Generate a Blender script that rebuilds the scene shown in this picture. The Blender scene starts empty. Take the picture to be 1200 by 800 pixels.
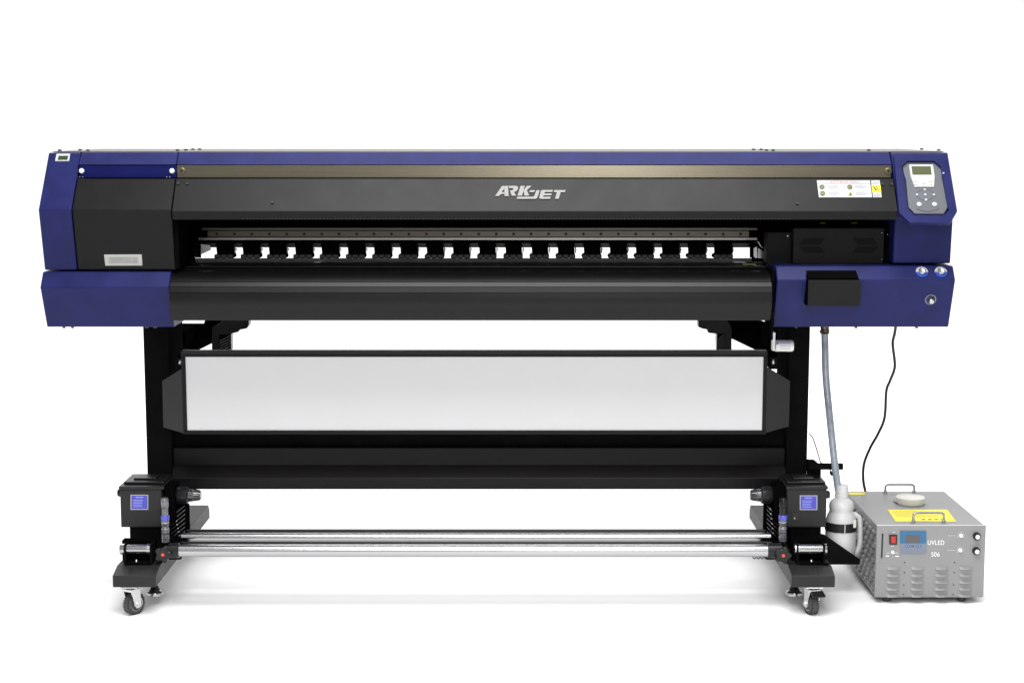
import bpy, bmesh, math, random
from mathutils import Vector, Matrix
random.seed(7)
S = bpy.context.scene
C = S.collection

# ------------------------------------------------------------------ camera
F = 1900.0            # focal length in photo pixels (photo 1200 wide)
TH = math.atan(250.0 / F)
ST, CT = math.sin(TH), math.cos(TH)
CAM = Vector((0.0, -4.8, 1.478))
cd = bpy.data.cameras.new('camera')
cd.sensor_width = 36.0
cd.lens = 36.0 * F / 1200.0
cd.clip_end = 200
cam = bpy.data.objects.new('camera', cd)
cam.location = CAM
cam.rotation_euler = (math.pi / 2 - TH, 0, 0)
C.objects.link(cam)
S.camera = cam

# ------------------------------------------------------------------ world, lamps, exposure
w = bpy.data.worlds.new('World')
S.world = w
w.use_nodes = True
w.node_tree.nodes['Background'].inputs[0].default_value = (1, 1, 1, 1)
w.node_tree.nodes['Background'].inputs[1].default_value = 0.36
S.view_settings.view_transform = 'Standard'
S.view_settings.look = 'None'
S.view_settings.exposure = 0.0
S.view_settings.gamma = 1.0

def area(name, loc, target, sx, sy, power, col=(1, 1, 1)):
    d = bpy.data.lights.new(name, 'AREA')
    d.shape = 'RECTANGLE'
    d.size, d.size_y, d.energy, d.color = sx, sy, power, col
    o = bpy.data.objects.new(name, d)
    o.location = loc
    o.rotation_euler = (Vector(target) - Vector(loc)).to_track_quat('-Z', 'Y').to_euler()
    C.objects.link(o)
    return o
area('overhead_softbox', (0.1, -1.45, 3.9), (0.1, -1.2, 0), 2.7, 3.2, 265)
area('front_softbox', (0.56, -5.6, 2.1), (0.2, 0, 0.9), 0.8, 1.6, 46)
area('added_front_fill', (0, -6.6, 3.8), (0, 0, 0.5), 3.2, 1.4, 120)  # added fill, evens the white panel and lightens the floor shadow
area('backdrop_softbox', (0, 4.2, 5.0), (0, 4.8, 0), 12.0, 4.0, 680)
S.cycles.caustics_reflective = False
S.cycles.caustics_refractive = False

# ------------------------------------------------------------------ photo geometry helpers
def Zp(py, Y):
    v = (py - 400.0) / F
    return CAM.z + (-ST - v * CT) / (CT - v * ST) * (Y - CAM.y)
def Xp(px, py, Y):
    v = (py - 400.0) / F
    return (px - 600.0) / F / (CT - v * ST) * (Y - CAM.y)
def P(px, py, Y):
    return Vector((Xp(px, py, Y), Y, Zp(py, Y)))
def mpp(Y):                      # metres per photo pixel at depth Y
    return (Y - CAM.y) / F
class Plane:
    """a real plane in the scene, given by two heights at two depths (it runs along X)"""
    def __init__(s, py1, Y1, py2, Y2):
        a, b = P(600, py1, Y1), P(600, py2, Y2)
        d = (b - a).normalized()
        s.o = a
        n = Vector((1, 0, 0)).cross(d)
        s.n = n if n.y < 0 else -n
        s.u = Vector((1, 0, 0))
        s.v = s.n.cross(s.u)
    def hit(s, px, py, off=0.0):
        v = (py - 400.0) / F
        d = Vector(((px - 600.0) / F, CT - v * ST, -ST - v * CT))
        t = (s.o + s.n * off - CAM).dot(s.n) / d.dot(s.n)
        return CAM + d * t

# ------------------------------------------------------------------ materials
def mat(name, col, rough=0.5, metal=0.0, bump=0.0, scale=400.0, mottle=0.0, spec=0.5, trans=0.0, emit=None, coat=0.0, sss=0.0, mscale=9.0):
    m = bpy.data.materials.new(name)
    m.use_nodes = True
    nt = m.node_tree
    b = nt.nodes['Principled BSDF']
    b.inputs['Base Color'].default_value = (*col, 1)
    b.inputs['Roughness'].default_value = rough
    b.inputs['Metallic'].default_value = metal
    b.inputs['Specular IOR Level'].default_value = spec
    b.inputs['Transmission Weight'].default_value = trans
    b.inputs['Coat Weight'].default_value = coat
    if sss:
        b.inputs['Subsurface Weight'].default_value = sss
        b.inputs['Subsurface Radius'].default_value = (0.02, 0.02, 0.02)
    if emit:
        b.inputs['Emission Color'].default_value = (*emit[0], 1)
        b.inputs['Emission Strength'].default_value = emit[1]
    tc = nt.nodes.new('ShaderNodeTexCoord')
    if mottle:
        nz = nt.nodes.new('ShaderNodeTexNoise')
        nz.inputs['Scale'].default_value = mscale
        nz.inputs['Detail'].default_value = 5
        nz.inputs['Roughness'].default_value = 0.65
        nt.links.new(tc.outputs['Object'], nz.inputs['Vector'])
        mr = nt.nodes.new('ShaderNodeMapRange')
        mr.inputs[1].default_value, mr.inputs[2].default_value = 0.3, 0.7
        mr.inputs[3].default_value, mr.inputs[4].default_value = 1 - mottle, 1 + mottle
        nt.links.new(nz.outputs['Fac'], mr.inputs[0])
        mx = nt.nodes.new('ShaderNodeMix')
        mx.data_type = 'RGBA'
        mx.blend_type = 'MULTIPLY'
        mx.inputs[0].default_value = 1
        mx.inputs[6].default_value = (*col, 1)
        cc = nt.nodes.new('ShaderNodeCombineColor')
        for i in range(3):
            nt.links.new(mr.outputs[0], cc.inputs[i])
        nt.links.new(cc.outputs[0], mx.inputs[7])
        nt.links.new(mx.outputs[2], b.inputs['Base Color'])
        mr2 = nt.nodes.new('ShaderNodeMapRange')
        mr2.inputs[1].default_value, mr2.inputs[2].default_value = 0.3, 0.7
        mr2.inputs[3].default_value, mr2.inputs[4].default_value = rough * (1 - mottle * .6), rough * (1 + mottle * .6)
        nt.links.new(nz.outputs['Fac'], mr2.inputs[0])
        nt.links.new(mr2.outputs[0], b.inputs['Roughness'])
    if bump:
        nb = nt.nodes.new('ShaderNodeTexNoise')
        nb.inputs['Scale'].default_value = scale
        nb.inputs['Detail'].default_value = 2
        nt.links.new(tc.outputs['Object'], nb.inputs['Vector'])
        bp = nt.nodes.new('ShaderNodeBump')
        bp.inputs['Strength'].default_value = bump
        bp.inputs['Distance'].default_value = 0.001
        nt.links.new(nb.outputs['Fac'], bp.inputs['Height'])
        nt.links.new(bp.outputs['Normal'], b.inputs['Normal'])
    return m

def brushed(name, col, rough, metal=1.0, sx=3.0, sz=900.0, amount=0.25):
    m = mat(name, col, rough, metal)
    nt = m.node_tree
    b = nt.nodes['Principled BSDF']
    tc = nt.nodes.new('ShaderNodeTexCoord')
    mp = nt.nodes.new('ShaderNodeMapping')
    mp.inputs['Scale'].default_value = (sx, sz, sz)
    nz = nt.nodes.new('ShaderNodeTexNoise')
    nz.inputs['Scale'].default_value = 1
    nz.inputs['Detail'].default_value = 3
    mr = nt.nodes.new('ShaderNodeMapRange')
    mr.inputs[3].default_value, mr.inputs[4].default_value = rough * (1 - amount), rough * (1 + amount)
    nt.links.new(tc.outputs['Object'], mp.inputs[0])
    nt.links.new(mp.outputs[0], nz.inputs['Vector'])
    nt.links.new(nz.outputs['Fac'], mr.inputs[0])
    nt.links.new(mr.outputs[0], b.inputs['Roughness'])
    return m

BLUE = mat('blue_powder_coat', (0.0086, 0.0110, 0.072), 0.40, bump=0.10, scale=700, mottle=0.20, spec=0.17, mscale=13)
BLUE_SHADED = mat('shaded_blue_powder_coat', (0.003, 0.005, 0.070), 0.45, bump=0.10, scale=700, mottle=0.10, spec=0.12)  # the cover blue, darkened for the shade on the recessed front-facing strip
BLACK = mat('black_powder_coat', (0.0028, 0.0028, 0.0031), 0.42, bump=0.12, scale=700, mottle=0.15, spec=0.19, mscale=13)
STAND = mat('black_stand_paint', (0.006, 0.006, 0.0063), 0.5, bump=0.10, scale=500, mottle=0.25, spec=0.0)
FOOTB = mat('black_textured_steel', (0.013, 0.013, 0.0135), 0.48, bump=0.25, scale=500, mottle=0.15, spec=0.3)
PLATEB = mat('black_anodised_plate', (0.0036, 0.0034, 0.0036), 0.34, bump=0.05, scale=500, mottle=0.12, spec=0.22)
PITCH = mat('matte_black', (0.0025, 0.0025, 0.0025), 0.7, spec=0.0)
PLAST = mat('black_plastic', (0.006, 0.006, 0.0065), 0.30, mottle=0.1, spec=0.35)
RUBBER = mat('dark_rubber', (0.04, 0.04, 0.042), 0.6, bump=0.2, scale=300, mottle=0.15)
BRONZE = brushed('brushed_bronze_metal', (0.205, 0.18, 0.133), 0.26)
GREYTOP = mat('grey_beige_sheet', (0.085, 0.082, 0.074), 0.5, metal=0.0, mottle=0.08)
STEEL = brushed('dull_steel_rail', (0.11, 0.10, 0.085), 0.40)
RAILED = brushed('bright_rail_edge', (0.33, 0.31, 0.28), 0.35)
CHROME = mat('chrome', (0.43, 0.43, 0.435), 0.24, metal=1.0)
SATIN = mat('zinc_plate', (0.62, 0.62, 0.62), 0.3, metal=1.0, bump=0.08, scale=200, mottle=0.08)
WHITE = mat('white_plastic', (0.80, 0.80, 0.80), 0.4)
PANEL = mat('white_diffuser_panel', (0.585, 0.585, 0.59), 0.35, mottle=0.015, mscale=2)
LOGO = mat('silver_print', (0.185, 0.18, 0.17), 0.5)
PAPER = mat('white_sticker', (0.36, 0.36, 0.37), 0.45)
LETTER = mat('white_lettering', (0.75, 0.75, 0.75), 0.45)
WHITEC = mat('white_console_plastic', (0.42, 0.43, 0.44), 0.4)
RED = mat('red_print', (0.38, 0.11, 0.085), 0.5)
GREYP = mat('grey_print', (0.22, 0.22, 0.26), 0.5)
YELL = mat('yellow_print', (0.80, 0.68, 0.01), 0.45)
OLIVE = mat('olive_print', (0.20, 0.21, 0.006), 0.5)
BLKP = mat('black_print', (0.012, 0.012, 0.012), 0.5)
LCD = mat('lcd_green', (0.070, 0.079, 0.036), 0.22)
LCDD = mat('lcd_dark_green', (0.030, 0.045, 0.022), 0.22)
CONSG = mat('grey_console_plastic', (0.082, 0.087, 0.100), 0.42, mottle=0.05)
BOXG = mat('grey_painted_steel', (0.235, 0.235, 0.235), 0.42, bump=0.10, scale=700, mottle=0.05)
BOXD = mat('grey_side_steel', (0.20, 0.20, 0.20), 0.42, metal=0.35, bump=0.1, scale=400, mottle=0.1)
SLOT = mat('black_slot', (0.008, 0.008, 0.008), 0.6)
TEAL = mat('teal_print', (0.022, 0.12, 0.25), 0.35)
TEALG = mat('blue_grey_print', (0.16, 0.19, 0.25), 0.4)
DISP = mat('dark_display', (0.085, 0.075, 0.075), 0.2)
REDSW = mat('red_rocker', (0.42, 0.012, 0.008), 0.25)
BLULAB = mat('blue_label_print', (0.055, 0.06, 0.42), 0.4)
PALEBL = mat('pale_blue_print', (0.30, 0.32, 0.70), 0.4)
GAUGEB = mat('gauge_blue', (0.012, 0.05, 0.32), 0.3)
MILK = mat('milky_plastic', (0.78, 0.79, 0.78), 0.38, sss=0.5, trans=0.25, mottle=0.04)
CAPW = mat('ivory_plastic', (0.66, 0.65, 0.60), 0.4)
HOSE = mat('grey_blue_hose', (0.255, 0.285, 0.335), 0.28, mottle=0.18, mscale=30, coat=0.4)
BRASS = mat('brass', (0.22, 0.18, 0.11), 0.35, metal=0.9)
CABLE = mat('black_cable', (0.008, 0.008, 0.008), 0.4)
TAN = mat('tan_wire', (0.14, 0.11, 0.09), 0.5)
CLEAR = mat('smoky_clear_tube', (0.13, 0.13, 0.15), 0.12, mottle=0.4, mscale=60, coat=0.6)
REDDOT = mat('red_dot', (0.60, 0.06, 0.03), 0.4)
PLATE = brushed('aluminium_plate', (0.55, 0.55, 0.54), 0.35)
GUNM = mat('gunmetal_grip', (0.10, 0.10, 0.105), 0.22, metal=0.8, mottle=0.1)
FLOORM = mat('white_studio_paint', (0.90, 0.90, 0.90), 0.55, spec=0.25, mottle=0.012, mscale=1.5)

# ------------------------------------------------------------------ mesh builder
WL = {}               # world location of every empty or part
class MB:
    def __init__(s):
        s.bm = bmesh.new()
        s.mats = []
    def mi(s, m):
        if m not in s.mats:
            s.mats.append(m)
        return s.mats.index(m)
    def _fin(s, faces, m, smooth=False):
        i = s.mi(m)
        for f in faces:
            f.material_index = i
            f.smooth = smooth
    def loft(s, A, B, m, bevel=0.0, seg=1):
        """closed solid between two matching outlines"""
        va = [s.bm.verts.new(p) for p in A]
        vb = [s.bm.verts.new(p) for p in B]
        n = len(A)
        fs = [s.bm.faces.new(va), s.bm.faces.new(vb[::-1])]
        for i in range(n):
            j = (i + 1) % n
            fs.append(s.bm.faces.new((va[j], va[i], vb[i], vb[j])))
        bmesh.ops.recalc_face_normals(s.bm, faces=fs)
        s._fin(fs, m)
        if bevel:
            ed = list({e for f in fs for e in f.edges})
            r = bmesh.ops.bevel(s.bm, geom=ed, offset=bevel, segments=seg, profile=0.6, affect='EDGES', clamp_overlap=True)
            s._fin(r['faces'], m)
        return s
    def prism_x(s, prof, x0, x1, m, bevel=0.0, seg=1):      # prof: (Y, Z)
        return s.loft([Vector((x0, y, z)) for y, z in prof], [Vector((x1, y, z)) for y, z in prof], m, bevel, seg)
    def prism_y(s, outl, y0, y1, m, bevel=0.0, seg=1):      # outl: (X, Z)
        return s.loft([Vector((x, y0, z)) for x, z in outl], [Vector((x, y1, z)) for x, z in outl], m, bevel, seg)
    def prism_z(s, outl, z0, z1, m, bevel=0.0, seg=1):      # outl: (X, Y)
        return s.loft([Vector((x, y, z0)) for x, y in outl], [Vector((x, y, z1)) for x, y in outl], m, bevel, seg)
    def box(s, x0, x1, y0, y1, z0, z1, m, bevel=0.0, seg=1):
        return s.prism_z([(x0, y0), (x1, y0), (x1, y1), (x0, y1)], z0, z1, m, bevel, seg)
    def plate(s, pts, n, t, m, bevel=0.0):                  # flat outline pushed out by t along n
        return s.loft(pts, [p + n * t for p in pts], m, bevel)
    def rings(s, centres, axes, radii, m, n=20, cap=True):
        R = []
        for c, (u, v), r in zip(centres, axes, radii):
            R.append([s.bm.verts.new(c + (u * math.cos(2 * math.pi * k / n) + v * math.sin(2 * math.pi * k / n)) * r) for k in range(n)])
        fs = []
        for a, b in zip(R, R[1:]):
            for k in range(n):
                j = (k + 1) % n
                fs.append(s.bm.faces.new((a[k], a[j], b[j], b[k])))
        if cap:
            fs += [s.bm.faces.new(R[0][::-1]), s.bm.faces.new(R[-1])]
        bmesh.ops.recalc_face_normals(s.bm, faces=fs)
        s._fin(fs, m, True)
        return s
    def lathe(s, base, axis, prof, m, n=24):                # prof: (distance along axis, radius)
        a = axis.normalized()
        u = a.orthogonal().normalized()
        v = a.cross(u)
        return s.rings([base + a * d for d, r in prof], [(u, v)] * len(prof), [max(r, 1e-5) for d, r in prof], m, n)
    def cyl(s, p0, p1, r, m, n=20, ch=0.0):
        L = (p1 - p0).length
        if ch:
            return s.lathe(p0, p1 - p0, [(0, r - ch), (ch, r), (L - ch, r), (L, r - ch)], m, n)
        return s.lathe(p0, p1 - p0, [(0, r), (L, r)], m, n)
    def tube(s, pts, r, m, n=12, sub=8):
        pts = [Vector(p) for p in pts]
        if sub > 1 and len(pts) > 2:
            q = [pts[0] * 2 - pts[1]] + pts + [pts[-1] * 2 - pts[-2]]
            out = []
            for i in range(1, len(q) - 2):
                p0, p1, p2, p3 = q[i - 1:i + 3]
                for k in range(sub):
                    t = k / sub
                    out.append(0.5 * ((2 * p1) + (p2 - p0) * t + (2 * p0 - 5 * p1 + 4 * p2 - p3) * t * t + (3 * p1 - p0 - 3 * p2 + p3) * t ** 3))
            pts = out + [pts[-1]]
        ax = []
        u = None
        for i, p in enumerate(pts):
            t = (pts[min(i + 1, len(pts) - 1)] - pts[max(i - 1, 0)]).normalized()
            u = t.orthogonal().normalized() if u is None else (u - t * u.dot(t)).normalized()
            ax.append((u, t.cross(u)))
        return s.rings(pts, ax, [r] * len(pts), m, n)
    def text(s, body, origin, u, v, n, height, m, thick=0.0004, centre=True, font_shear=0.0, sx=1.0, spacing=1.0, bold=0.0):
        cu = bpy.data.curves.new('lettering', 'FONT')
        cu.body = body
        cu.size = 1.0
        cu.shear = font_shear
        cu.space_character = spacing
        cu.offset = bold
        o = bpy.data.objects.new('lettering', cu)
        C.objects.link(o)
        bpy.context.view_layer.update()
        me = bpy.data.meshes.new_from_object(o.evaluated_get(bpy.context.evaluated_depsgraph_get()))
        co = [p.co.copy() for p in me.vertices]
        x0, x1 = min(c.x for c in co), max(c.x for c in co)
        y0, y1 = min(c.y for c in co), max(c.y for c in co)
        k = height / (y1 - y0)
        cx = (x0 + x1) / 2 if centre else x0
        vs = [s.bm.verts.new(origin + u * (c.x - cx) * k * sx + v * (c.y - (y0 + y1) / 2) * k + n * thick) for c in co]
        fs = []
        for p in me.polygons:
            try:
                fs.append(s.bm.faces.new([vs[i] for i in p.vertices]))
            except ValueError:
                pass
        s._fin(fs, m)
        bpy.data.objects.remove(o)
        bpy.data.curves.remove(cu)
        bpy.data.meshes.remove(me)
        return s
    def build(s, name, parent=None, label=None, smooth=35, all_smooth=False):
        bm = s.bm
        vs = bm.verts
        lo = Vector((min(v.co[i] for v in vs) for i in range(3)))
        hi = Vector((max(v.co[i] for v in vs) for i in range(3)))
        c = (lo + hi) / 2
        for v in vs:
            v.co -= c
        me = bpy.data.meshes.new(name)
        bm.to_mesh(me)
        bm.free()
        for m in s.mats:
            me.materials.append(m)
        keep = [all_smooth or p.use_smooth for p in me.polygons]
        me.set_sharp_from_angle(angle=math.radians(smooth))
        me.polygons.foreach_set('use_smooth', keep)
        o = bpy.data.objects.new(name, me)
        C.objects.link(o)
        WL[o.name] = c
        if parent:
            o.parent = parent
            o.location = c - WL[parent.name]
        else:
            o.location = c
        if label:
            o['label'] = label
        return o

def thing(name, loc, label, cat):
    o = bpy.data.objects.new(name, None)
    o.empty_display_size = 0.1
    o.location = loc
    C.objects.link(o)
    WL[o.name] = Vector(loc)
    o['label'], o['category'] = label, cat
    return o
def tag(o, label, cat):
    o['label'], o['category'] = label, cat
    return o
def dup(o, off, parent=None):
    """copy a part with its sub-parts, shifted by off"""
    c = o.copy()
    C.objects.link(c)
    c.parent = parent or o.parent
    c.location = o.location + Vector(off)
    WL[c.name] = WL[o.name] + Vector(off)
    for ch in list(o.children):
        d = ch.copy()
        C.objects.link(d)
        d.parent = c
    return c
def rod(name, a, b, r, m, parent, n=96, cuts=40):
    L = (b - a).length
    pf_ = [(0, r - .001)] + [(.001 + (L - .002) * k / cuts, r) for k in range(cuts + 1)] + [(L, r - .001)]
    return MB().lathe(a, b - a, pf_, m, n).build(name, parent)
def disc(pl, px, py, r, t, m, off=0.0, n=20):
    """round part standing on a plane"""
    p = pl.hit(px, py)
    return MB().lathe(p + pl.n * off, pl.n, [(0, r), (t * .7, r), (t, r * .8)], m, n)

# ------------------------------------------------------------------ setting
fl = MB().box(-30, 30, -14, 7, -0.05, 0, FLOORM).build('floor')
fl['kind'] = 'structure'
bk = MB()
prof = [(7.001, 0)] + [(7 + 3 * math.sin(a), 3 - 3 * math.cos(a)) for a in [i * math.pi / 24 for i in range(1, 13)]] + [(10, 14), (10.1, 14), (10.1, -0.05), (7.001, -0.05)]
b = bk.prism_x(prof, -30, 30, FLOORM).build('backdrop', smooth=60, all_smooth=True)
b['kind'] = 'structure'

# ================================================================== THE PRINTER
PR = thing('large_printer', (-0.05, 0.4, 0), 'wide blue and black floor standing inkjet printer with white front panel and chrome bars', 'printer')
X = lambda px, Y, py=330: Xp(px, py, Y)

# ---- key planes
SL = Plane(246, 0.0, 179, 0.13)              # sloped front of end covers, door and lid
LOWT = Plane(328, 0.0, 311.5, 0.032)         # right lower cover, sloped top
LOWF = Plane(328, 0.0, 383, 0.058)           # right lower cover, front
def pz(lst):
    return [(Y, Zp(py, Y)) for py, Y in lst]
ZT = Zp(179, 0.13)                            # top of the machine

# ---- end covers
xl0, xl1 = Xp(45, 246, 0), Xp(83, 246, 0)
xr0, xr1 = Xp(1053.7, 247, 0), Xp(1122, 247, 0)
prof = pz([(316.4, 0.042), (246, 0.0), (179, 0.13)]) + [(0.72, ZT), (0.72, Zp(316.4, 0.042))]
el = MB().prism_x(prof, xl0, xl1, BLUE, 0.0025).build('end_cover', PR)
prof = pz([(308.6, 0.058), (256, 0.046), (253, 0.040), (247, 0.0), (179, 0.13)]) + [(0.72, ZT), (0.72, Zp(308.6, 0.058))]
er = MB().prism_x(prof, xr0, xr1, BLUE, 0.0025).build('end_cover', PR)

# small display on the left end cover
d = MB().plate([SL.hit(*q) for q in ((66.5, 181), (82.5, 181), (81, 189.5), (64.8, 189.5))], SL.n, 0.004, WHITEC, 0.0006).build('display', el)
MB().plate([SL.hit(*q, 0.004) for q in ((68.8, 182.7), (80, 182.7), (79, 187.5), (67.6, 187.5))], SL.n, 0.0006, LCDD).build('display_screen', el)

# ---- left door
prof = pz([(316.2, 0.045), (246.3, 0.002)]) + [(SL.hit(100, 209.5, -0.003).y, SL.hit(100, 209.5, -0.003).z)]
prof += [(0.16, prof[-1][1]), (0.16, prof[0][1])]
xd0, xd1 = xl1 + 0.003, Xp(200.4, 246, 0)
dr = MB().prism_x(prof, xd0, xd1, BLACK, 0.002).build('side_door', PR)
DF = Plane(316.2, 0.045, 246.3, 0.002)
pl = MB().plate([DF.hit(*q) for q in ((122, 298.2), (166.2, 298), (167, 311), (123.5, 311.2))], DF.n, 0.002, mat('rating_plate_grey', (.36, .36, .34), .45), 0.0005)
pl.plate([DF.hit(*q, 0.002) for q in ((127, 301.3), (161, 301.2), (161.8, 308.2), (128, 308.3))], DF.n, 0.0006, mat('rating_plate_print', (.24, .24, .225), .4, mottle=.2, mscale=60))
pl.build('rating_plate', dr)

# ---- ink cover strip (blue with shade in its colour), bronze rail and lavender-lit blue top strip
yS = 0.098
zs0, zs1 = Zp(208.6, yS), Zp(193.4, yS)
xs1 = Xp(206.6, 200, yS)
nv = MB().box(xl1 + 0.003, xs1, yS, 0.15, zs0, zs1, BLUE_SHADED, 0.0015).build('ink_cover', PR)
for px in (95.7, 201.6):
    p = P(px, 200.4, yS)
    MB().lathe(p, Vector((0, -1, 0)), [(0, .0078), (.003, .0078), (.006, .006), (.007, .003)], WHITE).build('cap_screw', nv)
for px in (93.5, 97, 195.5, 199):
    p = P(px, 207.4, yS)
    MB().lathe(p, Vector((0, -1, 0)), [(0, .0022), (.0015, .0018)], SATIN, 10).build('small_screw', nv)
xb1 = xr0 - 0.004
br = MB().box(xs1 + 0.002, xb1, yS - 0.003, 0.15, zs0, zs1, BRONZE, 0.0015).build('trim_rail', PR)
for px in (213.3, 1040.8):
    p = P(px, 200.6, yS - 0.003)
    k = MB().lathe(p, Vector((0, -1, 0)), [(0, .0105), (.004, .0105), (.006, .0088), (.0061, .0062), (.004, .0055)], BRASS)
    k.lathe(p, Vector((0, -1, 0)), [(0, .0058), (.0055, .0052)], BLKP)
    k.build('lid_lock', br)
ts = pz([(193.2, yS - 0.004), (179.6, 0.158)]) + [(0.158, ZT - 0.006), (0.19, ZT - 0.012), (0.19, zs1 + 0.001), (yS - 0.004, zs1 + 0.001)]
ts = [(yS - 0.004, zs1 + 0.001), (0.134, ZT + 0.001), (0.138, ZT + 0.001), (0.138, zs1 + 0.001)]
MB().prism_x(ts, xl1 + 0.003, xs1 - 0.0005, BLUE, 0.001).build('top_strip', PR)
MB().prism_x(ts, xs1 + 0.002, xb1, BLUE, 0.001).build('top_strip', PR)
# top sheet
tp = MB().box(xl0 + 0.01, xr1 - 0.01, 0.139, 0.715, ZT + 0.001, ZT + 0.004, GREYTOP, 0.001).build('top_sheet', PR)
sc = None
for px, Y in ((70, .2), (94, .3), (103, .2), (208, .22), (218, .3), (226, .45), (234, .45), (883, .4), (892, .4), (898, .24), (906, .22), (1018, .22), (1080, .5), (1100, .25)):
    q = Vector((Xp(px, 178, Y), Y, ZT + 0.004))
    if sc is None:
        sc = MB().lathe(q, Vector((0, 0, 1)), [(0, .006), (.003, .006), (.005, .004)], PLAST, 12).build('top_screw', tp)
        q0 = q
    else:
        dup(sc, q - q0)

# ---- main lid
xm0, xm1 = xd1 + 0.003, Xp(1053.0, 246, 0) - 0.002
a = SL.hit(600, 209.6, -0.001)
prof = [(a.y, a.z)] + pz([(247.6, -0.001), (257.6, 0.003)]) + [(0.016, Zp(257.6, 0.003)), (0.022, Zp(248, 0.0)), (a.y + .03, a.z)]
lid = MB().prism_x(prof, xm0, xm1, BLACK, 0.0012)
# fine perforation along the lower edge
for i in range(150):
    px = 285 + i * 4.3
    c = P(px, 256.2, 0.0022)
    lid.box(c.x - .0017, c.x + .0017, -0.0005, 0.004, c.z - .0016, c.z + .0016, SLOT)
lid = lid.build('front_lid', PR)
for px, py in ((208.7, 215.2), (219.5, 215.4), (319, 237.5), (934.3, 238.6), (1034, 216), (1045, 216.2)):
    disc(SL, px, py, .0042, .003, SLOT, 0.0, 12).build('lid_screw', lid)
# logo
lg = MB()
pieces = [
    [(100,238),(195,97),(225,97),(225,138),(190,184),(228,186),(226,207),(186,210),(150,238)],
    [(227,97),(280,97),(288,240),(232,240)],
    [(287,97),(400,97),(422,115),(415,150),(385,178),(362,180),(392,234),(332,234),(308,160),(345,158),(355,130),(343,126),(297,128)],
    [(455,97),(516,97),(478,235),(415,235)],
    [(545,97),(612,97),(545,160),(578,234),(515,234),(496,168)],
    [(592,158),(660,158),(648,184),(578,184)],
    [(680,158),(726,158),(692,262),(670,279),(400,279),(413,250),(636,250),(652,235)],
    [(745,160),(765,155),(912,155),(903,182),(798,182),(790,204),(896,204),(889,230),(780,230),(775,250),(880,250),(872,279),(735,279),(717,264)],
    [(932,156),(1092,156),(1080,186),(1021,186),(992,279),(940,279),(968,186),(924,186)]]
for i, pc in enumerate(pieces):
    lg.plate([SL.hit(572 + x / 12, 210 + y / 12, 0.0002) for x, y in pc], SL.n, 0.0007 + i * 0.00004, LOGO)
lg.build('logo', lid)
# warning stickers
def sticker_poly(mb, pts, m, off, t=0.0004):
    mb.plate([SL.hit(x, y, off) for x, y in pts], SL.n, t, m)
def zq(x, y):
    return (950 + x / 13.33, 205 + y / 13.33)
wl = MB()
sticker_poly(wl, [zq(*q) for q in ((95, 85), (925, 85), (962, 352), (128, 352))], PAPER, 0.0005)
sticker_poly(wl, [zq(*q) for q in ((103, 134), (932, 134), (933, 139), (104, 139))], GREYP, 0.001, .0002)
sticker_poly(wl, [zq(*q) for q in ((527, 145), (531, 145), (545, 340), (541, 340))], GREYP, 0.001, .0002)
for cx, cy, m in ((177, 190, 0), (612, 190, 1), (187, 292, 2)):
    sticker_poly(wl, [zq(cx + 40 * math.cos(t * math.pi / 10), cy + 36 * math.sin(t * math.pi / 10)) for t in range(20)], BLKP, 0.001, .0002)
    if m == 0:
        sticker_poly(wl, [zq(cx + 24 * math.cos(t * math.pi / 8), cy + 26 * math.sin(t * math.pi / 8)) for t in range(16)], OLIVE, 0.0013, .0002)
        sticker_poly(wl, [zq(cx + x, cy + y) for x, y in ((-6, -28), (6, -28), (7, 28), (-5, 28))], BLKP, 0.0016, .0002)
    elif m == 1:
        sticker_poly(wl, [zq(cx + 25 * math.cos(t * math.pi / 8), cy + 25 * math.sin(t * math.pi / 8)) for t in range(16)], OLIVE, 0.0013, .0002)
        sticker_poly(wl, [zq(cx + x, cy + y) for x, y in ((-18, -16), (-6, -22), (20, 10), (12, 20))], BLKP, 0.0016, .0002)
    else:
        sticker_poly(wl, [zq(cx + x, cy + y) for x, y in ((-34, -8), (10, -16), (34, -4), (30, 10), (-28, 12))], OLIVE, 0.0013, .0002)
sticker_poly(wl, [zq(*q) for q in ((622, 256), (660, 326), (586, 326))], OLIVE, 0.001, .0002)
sticker_poly(wl, [zq(*q) for q in ((622, 280), (634, 318), (612, 318))], BLKP, 0.0013, .0002)
random.seed(3)
for x0, y0, k, wd in ((262, 172, 3, 220), (280, 270, 3, 210), (690, 165, 3, 200), (705, 270, 3, 200)):
    for j in range(k):
        y = y0 + j * 18
        e = wd * random.uniform(.6, 1)
        sticker_poly(wl, [zq(x0 + j * 2, y), zq(x0 + e, y), zq(x0 + e, y + 5), zq(x0 + j * 2, y + 5)], GREYP, 0.001, .0002)
wl = wl.build('warning_sticker', lid)
MB().text('ATTENTION', SL.hit(*zq(520, 111), .0008), SL.u, SL.v, SL.n, 0.0080, RED, spacing=1.2, sx=1.2, bold=.01).build('sticker_heading', lid)
ws = MB()
sticker_poly(ws, [zq(*q) for q in ((940, 85), (1078, 85), (1110, 352), (975, 352))], PAPER, 0.0005)
sticker_poly(ws, [zq(*q) for q in ((950, 160), (1088, 160), (1102, 274), (964, 274))], YELL, 0.001, .0002)
sticker_poly(ws, [zq(*q) for q in ((970, 185), (990, 178), (1020, 215), (1040, 240), (1022, 255))], BLKP, 0.0013, .0002)
sticker_poly(ws, [zq(*q) for q in ((1012, 178), (1036, 178), (1040, 198), (1018, 200))], BLKP, 0.0013, .0002)
sticker_poly(ws, [zq(*q) for q in ((1030, 210), (1064, 206), (1066, 236), (1040, 238))], RED, 0.0013, .0002)
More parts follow.
